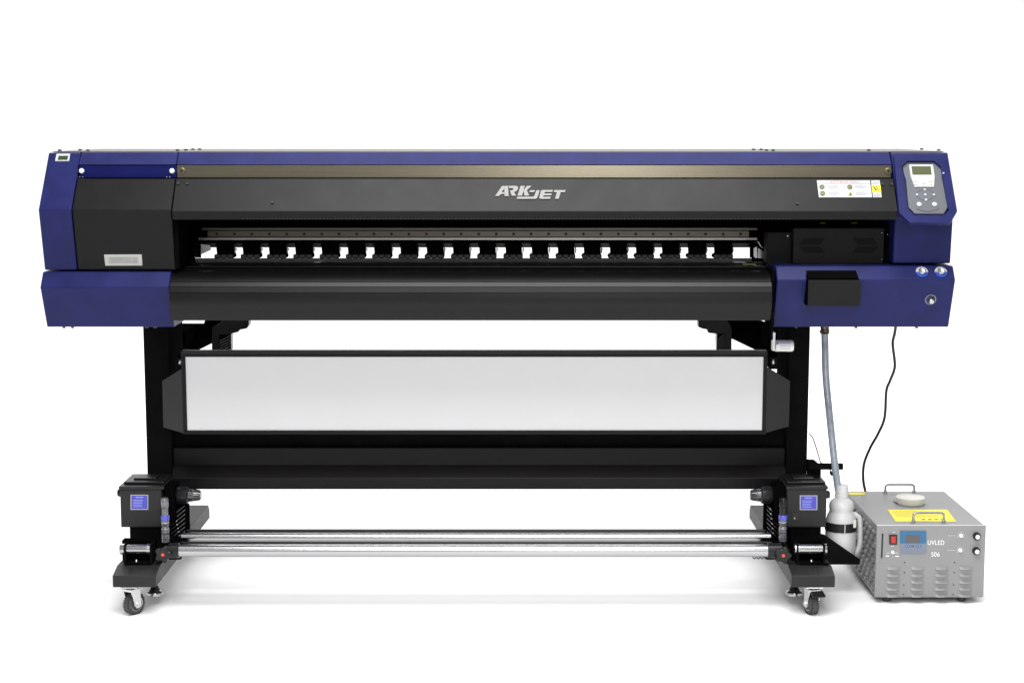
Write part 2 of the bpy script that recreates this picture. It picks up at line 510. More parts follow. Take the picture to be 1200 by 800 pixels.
for y in (118, 130, 300, 318, 330):
    sticker_poly(ws, [zq(965 + (y - 118) * .1, y), zq(1062 + (y - 118) * .1, y), zq(1062 + (y - 118) * .1, y + 5), zq(965 + (y - 118) * .1, y + 5)], GREYP, 0.001, .0002)
ws.build('hazard_sticker', lid)

# ---- right end cover: console plate with an octagonal recess
def cq(x, y):
    return (1040 + x / 10.0, 180 + y / 10.0)
hole = [cq(*q) for q in ((165, 150), (235, 85), (545, 85), (628, 155), (722, 668), (667, 722), (312, 722), (236, 640))]
outer = [(1047.6, 181.5), (1052, 180.4), (1106, 180.4), (1110.4, 182), (1121.8, 247.5), (1113.6, 261.2), (1066, 260.6), (1054.0, 249.2)]
cp = MB()
T = 0.013
vo0 = [cp.bm.verts.new(SL.hit(*q, T) - SL.n * (T - 0.0003)) for q in outer]
vi0 = [cp.bm.verts.new(SL.hit(*q, T) - SL.n * (T - 0.0003)) for q in hole]
vo1 = [cp.bm.verts.new(SL.hit(*q, T)) for q in outer]
vi1 = [cp.bm.verts.new(SL.hit(*q, T)) for q in hole]
fs = []
for i in range(8):
    j = (i + 1) % 8
    fs.append(cp.bm.faces.new((vo1[i], vo1[j], vi1[j], vi1[i])))
    fs.append(cp.bm.faces.new((vo0[i], vi0[i], vi0[j], vo0[j])))
    fs.append(cp.bm.faces.new((vo0[i], vo0[j], vo1[j], vo1[i])))
    fs.append(cp.bm.faces.new((vi0[i], vi1[i], vi1[j], vi0[j])))
bmesh.ops.recalc_face_normals(cp.bm, faces=fs)
cp._fin(fs, BLUE)
cp = cp.build('console_frame', er)
con = MB()
con.plate([SL.hit(*cq(*q), 0.0005) for q in ((172, 160), (238, 92), (540, 92), (620, 160), (636, 300), (660, 420), (700, 640), (655, 712), (318, 712), (245, 640), (236, 560), (215, 320), (190, 250))], SL.n, 0.004, CONSG, 0.0008)
arc = [cq(340 + 265 * t / 10, 650 + 34 * math.sin(math.pi * t / 10)) for t in range(11)]
arc2 = [(x, y - 0.95) for x, y in arc[::-1]]
con.plate([SL.hit(*q, 0.0046) for q in arc + arc2], SL.n, 0.0004, mat('dark_red_print', (0.05, 0.02, 0.035), 0.5))
for t in range(28):        # printed ring round the arrow keys
    if t % 7 in (0,):
        continue
    a0, a1 = t * math.pi / 14 + .02, (t + 1) * math.pi / 14 - .02
    q = [cq(443 + 105 * math.cos(a0), 484 + 62 * math.sin(a0)), cq(443 + 105 * math.cos(a1), 484 + 62 * math.sin(a1)), cq(443 + 100 * math.cos(a1), 484 + 58 * math.sin(a1)), cq(443 + 100 * math.cos(a0), 484 + 58 * math.sin(a0))]
    con.plate([SL.hit(*k, 0.0046) for k in q], SL.n, 0.0003, SLOT)
con = con.build('control_panel', PR)
ds = MB().plate([SL.hit(*cq(*q), 0.0046) for q in ((250, 135), (530, 135), (552, 270), (545, 395), (315, 395), (270, 270))], SL.n, 0.003, WHITEC, 0.0006)
for x0, x1, y in ((300, 345, 327), (400, 455, 346), (480, 530, 327), (305, 350, 360), (490, 535, 360)):
    ds.plate([SL.hit(*cq(*q), 0.0078) for q in ((x0, y), (x1, y), (x1, y + 7), (x0, y + 7))], SL.n, 0.0002, GREYP)
ds = ds.build('screen_bezel', con)
MB().plate([SL.hit(*cq(*q), 0.0078) for q in ((280, 150), (505, 150), (518, 248), (295, 248))], SL.n, 0.0005, LCD).build('screen', con)
for x, y, r in ((435, 424, 14), (345, 484, 15), (442, 484, 15), (543, 484, 15), (452, 544, 15), (372, 596, 29), (552, 596, 29)):
    p = SL.hit(*cq(x, y), 0.0046)
    R = r / 10 * mpp(0.06)
    MB().lathe(p, SL.n, [(0, R), (.002, R), (.003, R * .8)], WHITEC, 18).build('button', con)
disc(SL, *cq(643, 265), .003, .003, PALEBL, 0.0135, 10).build('small_screw', er)

# ---- chassis (black core blocks added behind the covers to keep gaps dark)
ch = MB()
zb = Zp(375, 0.012)
ch.box(xl0 + .012, xm0 - .004, .17, .30, zb + .03, ZT - .006, PITCH)
ch.box(xl0 + .013, Xp(222, 300, .70), .301, .694, zb + .031, ZT - .007, PITCH)
ch.box(Xp(883, 295, .32), Xp(940, 295, .32), .32, .355, zb + .04, Zp(283, .32), PITCH)                       # dark block added behind the right end plates
ch.box(Xp(1044, 300, .16), xr1 - .012, .17, .70, zb + .03, ZT - .006, PITCH)             # right core
ch.box(-1.09, xr0 - .01, .36, .66, Zp(290, .36), ZT - .0065, PITCH)                    # beam housing
ch.box(xm0 - .002, xr0 - .01, .695, .715, Zp(286, .70) + .03, ZT - .0005, PITCH)          # rear cover
ch.box(xm0 - .003, Xp(897, 330, .2), .13, .66, zb + .012, Zp(303.5, .66) - .002, PITCH)           # base under the platen
ch.build('chassis', PR)
MB().box(xm0 - .001, xm0 + .010, .03, .28, Zp(309, .2), Zp(258, .03), PITCH).build('inner_side_wall', PR)

# ---- guide rail with bolts
yR = .335
gr = MB()
gr.box(Xp(236, 270, yR), Xp(888, 270, yR), yR + .004, .3595, Zp(270, yR), Zp(267, yR), STEEL, .001)
gr.box(Xp(243, 274, yR), Xp(878, 274, yR), yR, .3595, Zp(278, yR), Zp(270.3, yR), STEEL, .001)
gr.box(Xp(233, 280, yR), Xp(887, 280, yR), yR - .012, .3595, Zp(281.8, yR - .012), Zp(278.2, yR - .012), RAILED, .0015)
gr.box(Xp(240, 288, yR), Xp(884, 288, yR), yR + .01, .3595, Zp(289, yR + .01), Zp(284.8, yR + .01), mat('dark_grey_strip', (.035, .035, .036), .4), .001)
gr = gr.build('guide_rail', PR)
bo = None
for i in range(31):
    q = P(254.3 + 20.45 * i, 274.2, yR)
    if bo is None:
        bo = MB().lathe(q, Vector((0, -1, 0)), [(0, .0045), (.002, .0045), (.0022, .003), (.001, .0026)], SLOT, 12).build('rail_bolt', gr)
        q0 = q
    else:
        dup(bo, q - q0)

# ---- pinch rollers
def pinch(px):
    yP = .30
    o = MB()
    x = lambda p: Xp(px + p, 295, yP)
    z = lambda p: Zp(p, yP)
    o.prism_y([(x(-9.5), z(283)), (x(10.0), z(283)), (x(10.6), z(297.5)), (x(11.5), z(298.5)), (x(11.5), z(302.2)), (x(-11.5), z(302.2)), (x(-11.5), z(299)), (x(-8.5), z(297.5))], yP, yP + .05, PITCH, .001)
    o.box(x(11.2), x(12.2), yP + .01, yP + .03, z(297), z(287), PLAST)
    o.cyl(Vector((x(12.6), yP + .01, z(293))), Vector((x(12.6), yP + .03, z(293))), .003, SATIN, 8)
    o = o.build('pinch_roller', PR)
    for k in (-7.6, 0, 7.6):
        MB().cyl(Vector((x(k - 3.3), yP - .004, z(300.4))), Vector((x(k + 3.3), yP - .004, z(300.4))), .0072, RUBBER, 14, .0015).build('wheel', o)
    return o
pr0 = pinch(262.5)
for i in range(1, 20):
    c = dup(pr0, (Xp(262.5 + 30.8 * i, 295, .30) - Xp(262.5, 295, .30), 0, 0))

# ---- platen and its end plates
pt = MB()
zpl = Zp(302.3, .40)
pt.box(Xp(221, 300, .3), Xp(897, 300, .3), .215, .40, zpl - .03, zpl, mat('dark_platen', (.003, .003, .003), .42, mottle=.15, spec=.06), .001)
pt.box(Xp(203, 310, .2), Xp(903, 310, .2), .165, .212, zpl - .045, Zp(311.5, .165), PLAST, .001)
pt.box(Xp(203, 314, .13), Xp(904, 314, .13), .115, .163, zpl - .05, Zp(315, .115), STAND, .001)
pt = pt.build('platen', PR)
yE = .28
def sheet(name, pts, m, t=.006, Y=yE):
    MB().prism_y([(Xp(x, y, Y), Zp(y, Y)) for x, y in pts], Y, Y + t, m).build(name, PR)
sheet('end_plate', ((235.5, 286), (246, 287.5), (247, 293), (237, 297.5), (226, 302.4), (235.5, 297)), SATIN)
sheet('end_strut', ((223.5, 302), (223.5, 285), (229, 285), (229, 302)), PLATE, .01, .36)  # pale plate stands in for the bright see-through slot
sheet('end_post', ((229, 302), (229, 283), (235.2, 283), (235.2, 302)), PITCH, .01)
sheet('end_post', ((879, 302), (879, 283), (883, 283), (883, 302)), PITCH, .01)
sheet('end_strut', ((883.5, 300), (883.5, 291), (887, 288.8), (887.5, 302.2), (885, 302.2)), PLATE)
sheet('end_plate', ((889, 291), (896.5, 296), (896.5, 302.8), (888.5, 302.4)), SATIN)
MB().tube([P(885, 284, yE - .01), P(888, 283, yE - .01), P(892, 289, yE - .01), P(896, 291, yE - .01)], .0015, SATIN, 6).build('wire_loop', PR)
MB().prism_z([(Xp(x, y, .24), yy) for x, y, yy in ((859, 304, .26), (866, 304, .26), (873, 307.5, .22), (859.5, 307.5, .22))], zpl + .0005, zpl + .0015, PLATE).build('media_clip', PR)
MB().prism_z([(Xp(x, y, .24), yy) for x, y, yy in ((369, 307.5, .222), (374, 303.5, .26), (381, 305, .25), (376, 307.5, .222))], zpl + .0005, zpl + .0015, PLATE).build('media_clip', PR)
MB().box(Xp(869, 309.6, .19), Xp(884, 309.6, .19), .165 - .001, .18, Zp(310.2, .165), Zp(309.2, .165), OLIVE).build('caution_tape', PR)
MB().box(Xp(209, 309.6, .19), Xp(216, 309.6, .19), .165 - .001, .18, Zp(310.4, .165), Zp(309.6, .165), OLIVE).build('caution_tape', PR)

# ---- carriage housing at the right of the opening
hz = MB()
yH = .10
hz.box(Xp(929.4, 290, yH), Xp(1036, 290, yH), yH, .16, Zp(308.8, yH), Zp(267.2, yH), mat('black_housing', (.0036, .0036, .0036), .45, bump=.1, mottle=.12, spec=.12), .0015)
for s_, cx in ((1, 936.5), (-1, 1029)):
    for i in range(8):
        for up in (1, -1):
            a = (cx + s_ * (i * 3.1), 287.6 - up * 0.9)
            b2 = (a[0] + s_ * 7.0, a[1] - up * 8.0)
            c3 = (b2[0] + s_ * 1.3, b2[1])
            d4 = (a[0] + s_ * 1.3, a[1])
            hz.plate([P(*q, yH - .0002) for q in (a, b2, c3, d4)], Vector((0, -1, 0)), .0003, PITCH)
for py in (273, 304):
    hz.lathe(P(1033.5, py, yH), Vector((0, -1, 0)), [(0, .002), (.002, .0015)], SATIN, 8)
hz.build('carriage_housing', PR)
h2 = MB().box(Xp(898.6, 290, .14), Xp(928.4, 290, .14), .14, .20, Zp(309, .14), Zp(272, .14), mat('black_box_paint', (.003, .003, .003), .5, mottle=.12, spec=.1), .0015)
h2.lathe(P(923, 276.5, .14), Vector((0, -1, 0)), [(0, .0028), (.002, .002)], SATIN, 10)
h2.build('parking_box', PR)
h3 = MB().box(Xp(1037, 290, .12), Xp(1050, 290, .12), .12, .16, Zp(308.8, .12), Zp(262, .12), PITCH)
h3.lathe(P(1040, 275, .12), Vector((0, -1, 0)), [(0, .002), (.002, .0015)], SATIN, 8)
h3.build('inner_side_wall', PR)
cb = MB()
cb.box(Xp(955, 261, .3), Xp(1046, 261, .3), .30, .34, Zp(266, .3), Zp(259, .3), PITCH)
for px in (961, 998):
    cb.box(Xp(px, 261, .299), Xp(px + 6, 261, .299), .296, .30, Zp(262.4, .299), Zp(260.2, .299), OLIVE)
cb.build('cable_tray', PR)

# ---- lower covers
xq0, xq1 = Xp(47, 336.5, 0), Xp(198.6, 336.5, 0) - .001
prof = pz([(318.3, .034), (336.5, 0), (383, .056)]) + [(.48, Zp(383, .056)), (.48, Zp(318.3, .034))]
lc = MB().prism_x(prof, xq0, xq1, BLUE, .0025).build('lower_cover', PR)
xw0, xw1 = Xp(910.7, 328, 0), Xp(1119.6, 328, 0)
prof = pz([(311.5, .032), (328, 0), (383, .058)]) + [(.48, Zp(383, .058)), (.48, Zp(311.5, .032))]
rc = MB().prism_x(prof, xw0, xw1, BLUE, .0025).build('lower_cover', PR)
for px, o in ((75, lc), (85, lc), (172, lc), (182, lc), (933, rc), (1003, rc), (1074, rc)):
    q = P(px, 383.6, .075)
    MB().lathe(q + Vector((0, 0, .004)), Vector((0, 0, -1)), [(0, .005), (.006, .004)], PLAST, 10).build('small_screw', o)
# open tray on the right cover
tr = MB()
x0, x1 = Xp(947.3, 328, -.035), Xp(1008.8, 328, -.035)
yf = -.036
z1, z0 = Zp(328.2, yf), Zp(358.6, yf)
yb = .045
tr.prism_x([(yf, z0), (yf, z1), (yf + .003, z1), (yf + .003, z0)], x0, x1, mat('black_tray', (.007, .007, .0073), .5, bump=.1, mottle=.1, spec=.14), .0008)
zr = LOWT.o.z
tb = [(yf + .0035, z0), (yf + .0035, z1 - .001), (-.001, z1 + .003), (.03, Zp(316, .03)), (.04, Zp(316, .03)), (.028, z0)]
tr.prism_x(tb, x0, x0 + .003, PITCH)
tr.prism_x(tb, x1 - .003, x1, PITCH)
tr.box(x0, x1, yf + .0035, .02, z0 + .0002, z0 + .003, PITCH)
# matte black sheets stand in for the shade inside the tray
tr.plate([Vector((x, 0, 0)) + Vector((0, y, z)) for x, y, z in ((x0 + .003, -.0065, Zp(328, 0) + .003), (x1 - .003, -.0065, Zp(328, 0) + .003), (x1 - .003, .022, Zp(317.8, .022)), (x0 + .003, .022, Zp(317.8, .022)))], Vector((0, -.55, .83)), .003, PITCH)
tr.plate([Vector(q) for q in ((x0 + .003, -.006, Zp(328, 0) + .002), (x1 - .003, -.006, Zp(328, 0) + .002), (x1 - .003, -.006, z0 + .004), (x0 + .003, -.006, z0 + .004))], Vector((0, 1, 0)), .003, PITCH)
tr.build('open_tray', rc)
# gauges
for px in (1080.2, 1102.4):
    p = LOWT.hit(px, 319.2)
    g = MB()
    R = .0185
    def sector(a0, a1, r0, r1, off, t, m):
        A = [a0 + (a1 - a0) * k / 14 for k in range(15)]
        q = [p + LOWT.n * off + (LOWT.u * math.cos(t_) + LOWT.v * math.sin(t_)) * r1 for t_ in A] + [p + LOWT.n * off + (LOWT.u * math.cos(t_) + LOWT.v * math.sin(t_)) * r0 for t_ in A[::-1]]
        g.plate(q, LOWT.n, t, m)
    sector(0.0, math.pi, R * .45, R, .0004, .003, PAPER)
    sector(math.pi, 2 * math.pi, R * .45, R, .0004, .003, GAUGEB)
    g.lathe(p, LOWT.n, [(0, R * .60), (.009, R * .58), (.011, R * .48), (.008, R * .42), (.006, R * .1)], SATIN, 20)
    g.text('PRESS', p + LOWT.v * R * .78, LOWT.u, LOWT.v, LOWT.n, .0035, GREYP, thick=.0036)
    g.build('push_button', rc)
p = LOWF.hit(1090.6, 351)
kn = MB()
for k in range(30):
    t = k * 2 * math.pi / 30
    u, v = LOWF.u * math.cos(t) + LOWF.v * math.sin(t), LOWF.v * math.cos(t) - LOWF.u * math.sin(t)
    a = p + u * .0142
    kn.plate([a - v * .0009 + LOWF.n * .0003, a + v * .0009 + LOWF.n * .0003, a + v * .0009 + u * .0025 + LOWF.n * .0003, a - v * .0009 + u * .0025 + LOWF.n * .0003], LOWF.n, .0003, PAPER)
kn.lathe(p, LOWF.n, [(0, .0118), (.002, .0118), (.0025, .0105)], BLKP, 24)
kn.lathe(p + LOWF.n * .0025, LOWF.n, [(0, .0088), (.010, .0078), (.012, .0066), (.012, .002)], CHROME, 20)
kn.build('dial_knob', rc)

# ---- curved front plate
pr = pz([(317.6, .066), (319.6, .046), (322.5, .029), (326, .0155)])
def groove(py, Y):
    return pz([(py - .35, Y), (py - .3, Y + .004), (py + .3, Y + .004), (py + .35, Y - .0003)])
pr += groove(330.5, .0045) + groove(336.2, -.0045) + groove(343, -.0105)
pr += pz([(348, -.0115), (354, -.012), (360, -.009), (366, -.003), (371, .004), (375.4, .013)])
pr += [(.06, Zp(375.4, .013) + .002), (.11, Zp(330, .11)), (.11, Zp(317.6, .066) - .002)]
xg0, xg1 = Xp(198.6, 345, -.01), Xp(904.6, 345, -.01)
MB().prism_x(pr, xg0, xg1, PLATEB, 0).build('curved_front_plate', PR, smooth=25, all_smooth=True)
MB().box(xg1 + .002, xg1 + .008, .004, .13, Zp(398, .01), Zp(316, .02), PITCH, .0008).build('side_bracket', PR)

# ---- posts, feet, cross beams
yP0, yP1 = .40, .63
for (a, b_) in ((167.6, 197), (925, 949.4)):
    x0, x1 = Xp(a, 385, yP0), Xp(b_, 385, yP0)
    MB().box(x0, x1, yP0, yP1, .146, zb + .03, STAND, .002).build('post', PR)
xpl, xpr = Xp(197, 385, yP0), Xp(925, 385, yP0)
zf0, zf1, zft = .092, .128, .144
feet = []
for (a, b_, ch_) in ((132, 182.6, 'L'), (927.6, 978.5, 'R')):
    x0, x1 = Xp(a, 680, 0), Xp(b_, 680, 0)
    f = MB().prism_x([(0, zf0), (0, zf1), (.062, zft), (.865, zft), (.885, zft - .02), (.885, zf0)], x0, x1, FOOTB, .0015).build('foot', PR)
    fp = Plane(674.3, 0, 662, .0625)
    q = Vector(((x0 + x1) / 2 - .012 * (1 if ch_ == 'L' else -1) + .006, 0, 0))
    n = Vector((0, -(zft - zf1), .062)).normalized()
    v = Vector((0, .062, zft - zf1)).normalized()
    o = Vector((q.x, .032, zf1 + (zft - zf1) * .032 / .062))
    cu = MB()
    def bar(pts):
        cu.plate([o + Vector((1, 0, 0)) * x_ * .001 + v * y_ * .001 + n * .0002 for x_, y_ in pts], n, .0004, BLKP)
    if ch_ == 'L':
        bar(((-5, -14), (-2.5, -14), (-2.5, 14), (-5, 14)))
        bar(((-2.4, -14), (8, -14), (9, -8), (7.6, -8), (6, -11.5), (-2.4, -11.5)))
        bar(((-8, 12), (-5.1, 12), (-5.1, 14), (-8, 14)))
        bar(((-8, -14), (-5.1, -14), (-5.1, -12), (-8, -12)))
    else:
        bar(((-7, -14), (-4, -14), (-4, 14), (-7, 14)))
        bar(((-3.9, 14), (3, 14), (7, 11), (7, 4), (3, .5), (-3.9, .5), (-3.9, 3), (2, 3), (4.2, 5.5), (4.2, 9.5), (2, 11.5), (-3.9, 11.5)))
        bar(((-.5, .3), (2.5, .3), (9, -14), (5.6, -14)))
        bar(((-9, 12), (-7.1, 12), (-7.1, 14), (-9, 14)))
        bar(((-9, -14), (-7.1, -14), (-7.1, -12), (-9, -12)))
    cu.build('stamped_letter', f)
    feet.append((x0, x1, f))
# beams between the posts
bm_ = MB()
yB = .42
bm_.box(xpl + .001, xpr - .001, yB, yB + .09, Zp(545.6, yB), Zp(524.5, yB), mat('beam_paint', (.004, .004, .0042), .42, bump=.08, mottle=.1, spec=.15), .002)
bm_.box(xpl + .001, xpr - .001, yB + .03, yB + .08, Zp(524, yB + .03), Zp(504, yB + .03), STAND, .001)
bm_.build('cross_beam', PR)
lb = MB()
zz = [Zp(546.6, yB - .02), Zp(560, yB - .035), Zp(573, yB - .03)]
lb.prism_x([(yB + .03, zz[0] + .004), (yB - .005, zz[0]), (yB - .035, zz[1]), (yB - .03, zz[2]), (yB + .05, zz[2])], xpl + .001, xpr - .001, mat('tray_paint', (.006, .005, .0055), .38, bump=.08, mottle=.1, spec=.2), .001)
lb.build('lower_tray', PR)

# ---- white front panel
FRAMEB = mat('black_frame_aluminium', (.006, .006, .0062), .45, spec=.15, mottle=.1)
yW = .27
wp = MB()
zt, zb2 = Zp(411.2, yW), Zp(508.8, yW)
xa, xb = Xp(213.2, 460, yW), Xp(898.6, 460, yW)
fr = .0105
zi1, zi0 = Zp(418.2, yW), Zp(504.6, yW)
xi0, xi1 = Xp(217.9, 460, yW), Xp(894.3, 460, yW)
wp.box(xa, xb, yW, yW + .035, zi1, zt, FRAMEB, .0015)
wp.box(xa, xb, yW, yW + .035, zb2, zi0, FRAMEB, .0015)
wp.box(xa, xi0, yW + .0005, yW + .034, zi0 + .0002, zi1 - .0002, FRAMEB, .0012)
wp.box(xi1, xb, yW + .0005, yW + .034, zi0 + .0002, zi1 - .0002, FRAMEB, .0012)
wp.box(xa + .004, xb - .004, yW - .0012, yW + .001, Zp(413.6, yW), Zp(412.4, yW), mat('frame_groove', (.03, .03, .031), .5, spec=.2))
wp = wp.build('panel_frame', PR)
MB().box(xi0 + .0004, xi1 - .0004, yW + .006, yW + .026, zi0 + .0004, zi1 - .0004, PANEL).build('white_panel', PR)
for q in (((189.3, 446.2, .34), (213.4, 431.2, yW), (214.6, 507.6, yW), (190.6, 500.6, .34)), ((926.6, 446.4, .34), (899, 429.4, yW), (898.2, 507, yW), (925.2, 499.6, .34))):
    pts = [P(*k) for k in q]
    n = (pts[1] - pts[0]).cross(pts[3] - pts[0]).normalized()
    n = -n if n.y < 0 else n
    MB().plate([k + n * .002 for k in pts], n, .004, FOOTB, .0008).build('panel_bracket', PR)
for px in (206, 911):
    a = P(px, 470, .345)
    MB().box(a.x - .02, a.x + .02, .347, .3995, Zp(497, .35), Zp(450, .35), STAND, .001).build('panel_arm', PR)
# small top brackets holding the panel
for px, s_ in ((211, 1), (906, -1)):
    a = P(px, 428, .33)
    tbm = MB()
    tbm.box(a.x - .012, a.x + .012, .32, .40, Zp(432, .33), Zp(418, .33), STAND, .001)
    tbm.cyl(P(px, 427, .318), P(px, 421, .318), .004, SATIN, 10)
    tbm.build('hanger_bracket', PR)

# ---- rear roll arms under the body
yA = .80
def arm(pts_arm, pts_hold, lat):
    m = MB().prism_y([(Xp(x, y, yA), Zp(y, yA)) for x, y in pts_arm], yA, yA + .04, PITCH, .001)
    x = [Xp(q[0], 400, .5) for q in pts_arm]
    xm = Xp(pts_arm[0][0], 400, .6)
    m.box(xm - .03, xm + .03, .633, yA - .001, Zp(398, yA), Zp(381, yA), PITCH)
    m.build('roll_arm', PR)
    h = MB().prism_y([(Xp(x_, y_, yA - .05), Zp(y_, yA - .05)) for x_, y_ in pts_hold], yA - .05, yA - .002, PLAST, .001)
    x0, x1, y0, y1 = lat
    yy = yA - .053
    h.box(Xp(x0, 400, yy), Xp(x1, 400, yy), yy, yy + .0025, Zp(y1, yy), Zp(y0, yy), STAND)
    for i in range(6):
        y = y0 + 2 + i * (y1 - y0 - 6) / 5
        h.tube([P(x0 + .5, y + 5.5, yy - .001), P(x1 - .5, y - 1, yy - .001)], .0008, GREYP, 6, 1)
    h.build('roll_holder', PR)
arm([(205, 380.3), (238.6, 380.3), (240, 375), (263, 372), (263, 399), (248, 402.4), (205, 424), (199, 424), (199, 380)],
    [(248.2, 384), (262, 376), (264, 371.5), (291.6, 371.5), (291.6, 381), (289, 385), (281, 386.2), (279, 389), (272, 390.6), (270.4, 392.5), (270.4, 411), (248.2, 411)], (257, 270.8, 392, 413))
arm([(912, 378.3), (897, 378), (885, 374), (850, 372), (850, 397), (858, 397), (906, 420), (913, 420)],
    [(857.4, 384), (850, 372), (818, 371.5), (818.4, 383), (823, 385), (829, 386), (830, 390), (840, 391), (840.4, 411), (857.4, 411)], (840, 849, 391, 413))
# white spotlight under the right cover
yV = .30
vl = MB()
vl.box(Xp(905.6, 400, yV), Xp(908.6, 400, yV), yV, yV + .03, Zp(411, yV), Zp(389.5, yV), WHITE, .001)
a, b_ = P(908.6, 405, yV + .016), P(929.4, 405, yV + .016)
vl.lathe(a, b_ - a, [(0, .0185), (.038, .0185), (.043, .019), (.052, .0185), ((b_ - a).length, .016)], WHITE, 24)
vl.lathe(P(911.5, 402.5, yV - .001), Vector((0, -1, 0)), [(0, .004), (.002, .003)], GREYP, 12)
for i in range(4):
    for j in range(3):
        c = P(915.5 + i * 3, 402.2 + j * 3, yV - .0005)
        vl.box(c.x - .0022, c.x + .0022, yV - .004, yV + .004, c.z - .0007, c.z + .0007, GREYP)
vl.build('spot_lamp', PR)

# ---- casters and levelling feet
def caster(px, Y, yaw, brake):
    c = Vector((Xp(px, 706, Y), Y, .0335))
    ax = Vector((math.cos(yaw), math.sin(yaw), 0))
    fw = Vector((-math.sin(yaw), math.cos(yaw), 0))
    up = Vector((0, 0, 1))
    top = c - fw * .012
    m = MB()
    m.cyl(Vector((top.x, top.y, .0835)), Vector((top.x, top.y, .0915)), .013, BRASS, 20)
    m.box(top.x - .026, top.x + .026, top.y - .022, top.y + .022, .0885, .0918, SATIN, .001)
    def ob(cc, a, b2, h0, h1, mm, bev=.0015):
        q = [cc + ax * s1 * a + fw * s2 * b2 for s1, s2 in ((-1, -1), (1, -1), (1, 1), (-1, 1))]
        m.loft([k + up * h0 for k in q], [k + up * h1 for k in q], mm, bev)
    ob(Vector((top.x, top.y, 0)), .019, .018, .0755, .0835, SATIN)
    for s1 in (-1, 1):
        k = Vector((0, 0, 0)) + ax * s1 * .0180
        A = [c + k + fw * a_ + up * b2 for a_, b2 in ((-.026, .045), (.010, .045), (.012, -.004), (.006, -.012), (-.006, -.012), (-.012, -.004))]
        m.loft([q - ax * .0012 for q in A], [q + ax * .0012 for q in A], SATIN)
        m.cyl(c + ax * s1 * .019, c + ax * s1 * .024, .006, SATIN, 6)
    m = m.build('caster', PR)
    t = MB().lathe(c - ax * .0125, ax, [(0, .022), (0, .028), (.003, .0325), (.008, .0335), (.017, .0335), (.022, .0325), (.025, .028), (.025, .022)], RUBBER, 36)
    for k in range(30):
        a_ = k * 2 * math.pi / 30
        rr = fw * math.cos(a_) + up * math.sin(a_)
        tt = up * math.cos(a_) - fw * math.sin(a_)
        for sx_ in (-1,  1):
            q = c + rr * .0318 + ax * sx_ * .0105
            t.plate([q + tt * .0016 + ax * .002, q - tt * .0016 + ax * .002, q - tt * .0016 - ax * .002, q + tt * .0016 - ax * .002], rr, .0022, SLOT)
    t.build('tyre', m)
    MB().lathe(c - ax * .0145, ax, [(0, .005), (0, .008), (.003, .012), (.003, .019), (.001, .0225), (.014, .0225), (.028, .0225), (.026, .019), (.026, .012), (.029, .008), (.029, .004)], SATIN, 28).build('hub', m)
    if brake:
        bm2 = MB()
        A = [c + fw * a_ + up * b2 for a_, b2 in ((-.030, .037), (-.052, .030), (-.054, .036), (-.032, .046), (.004, .046), (.004, .040))]
        bm2.loft([q - ax * .016 for q in A], [q + ax * .024 for q in A], PLAST, .002)
        bm2.build('brake_lever', m)
    return m
caster(157, .03, math.radians(-35), False)
caster(950.5, .03, math.radians(14), True)
for px, Y in ((249, .84), (890, .84)):
    pass
for px, s_ in ((181.5, 1), (930.5, -1)):
    c = P(px, 694, .13)
    m = MB()
    m.cyl(Vector((c.x, c.y, .04)), Vector((c.x, c.y, .0915)), .006, SATIN, 14)
    m.lathe(Vector((c.x, c.y, .031)), Vector((0, 0, 1)), [(0, .022), (0, .026), (.004, .027), (.010, .025), (.012, .020), (.022, .012), (.026, .008)], CHROME, 28)
    m.lathe(Vector((c.x, c.y, .0435)), Vector((0, 0, 1)), [(0, .019), (.008, .014), (.015, .011), (.02, .0065)], PLAST, 24)
    m.build('levelling_foot', PR)
for x0, x1, f in feet:          # rear casters, mostly hidden
    pxc = (x0 + x1) / 2
    c = Vector((pxc, .82, .0335))
    m = MB()
    m.cyl(c - Vector((.0125, 0, 0)), c + Vector((.0125, 0, 0)), .0335, RUBBER, 28, .003)
    m.box(pxc - .018, pxc - .0145, .80, .84, .03, .0915, SATIN, .001)
    m.box(pxc + .0145, pxc + .018, .80, .84, .03, .0915, SATIN, .001)
    m.box(pxc - .0145, pxc + .0145, .80, .84, .075, .0915, SATIN, .001)
    m.build('caster', PR)

# ---- chrome bars
ra, rb = .0198, .0150
rod('chrome_bar', P(209, 644.6, .10), P(906, 644.6, .10), ra, CHROME, PR)
rod('chrome_bar', P(213, 629, .235), P(903, 629, .235), rb, CHROME, PR)

MB().cyl(P(214, 621.7, .265), P(902, 621.7, .265), .0054, PLAST, 20, .001).build('dark_line_bar', PR)  # bar added to give the dark line along the rear chrome bar
MB().cyl(P(212, 635.6, .165), P(904, 635.6, .165), .0046, PLAST, 16, .001).build('dark_line_bar', PR)  # bar added to give the dark line between the chrome bars

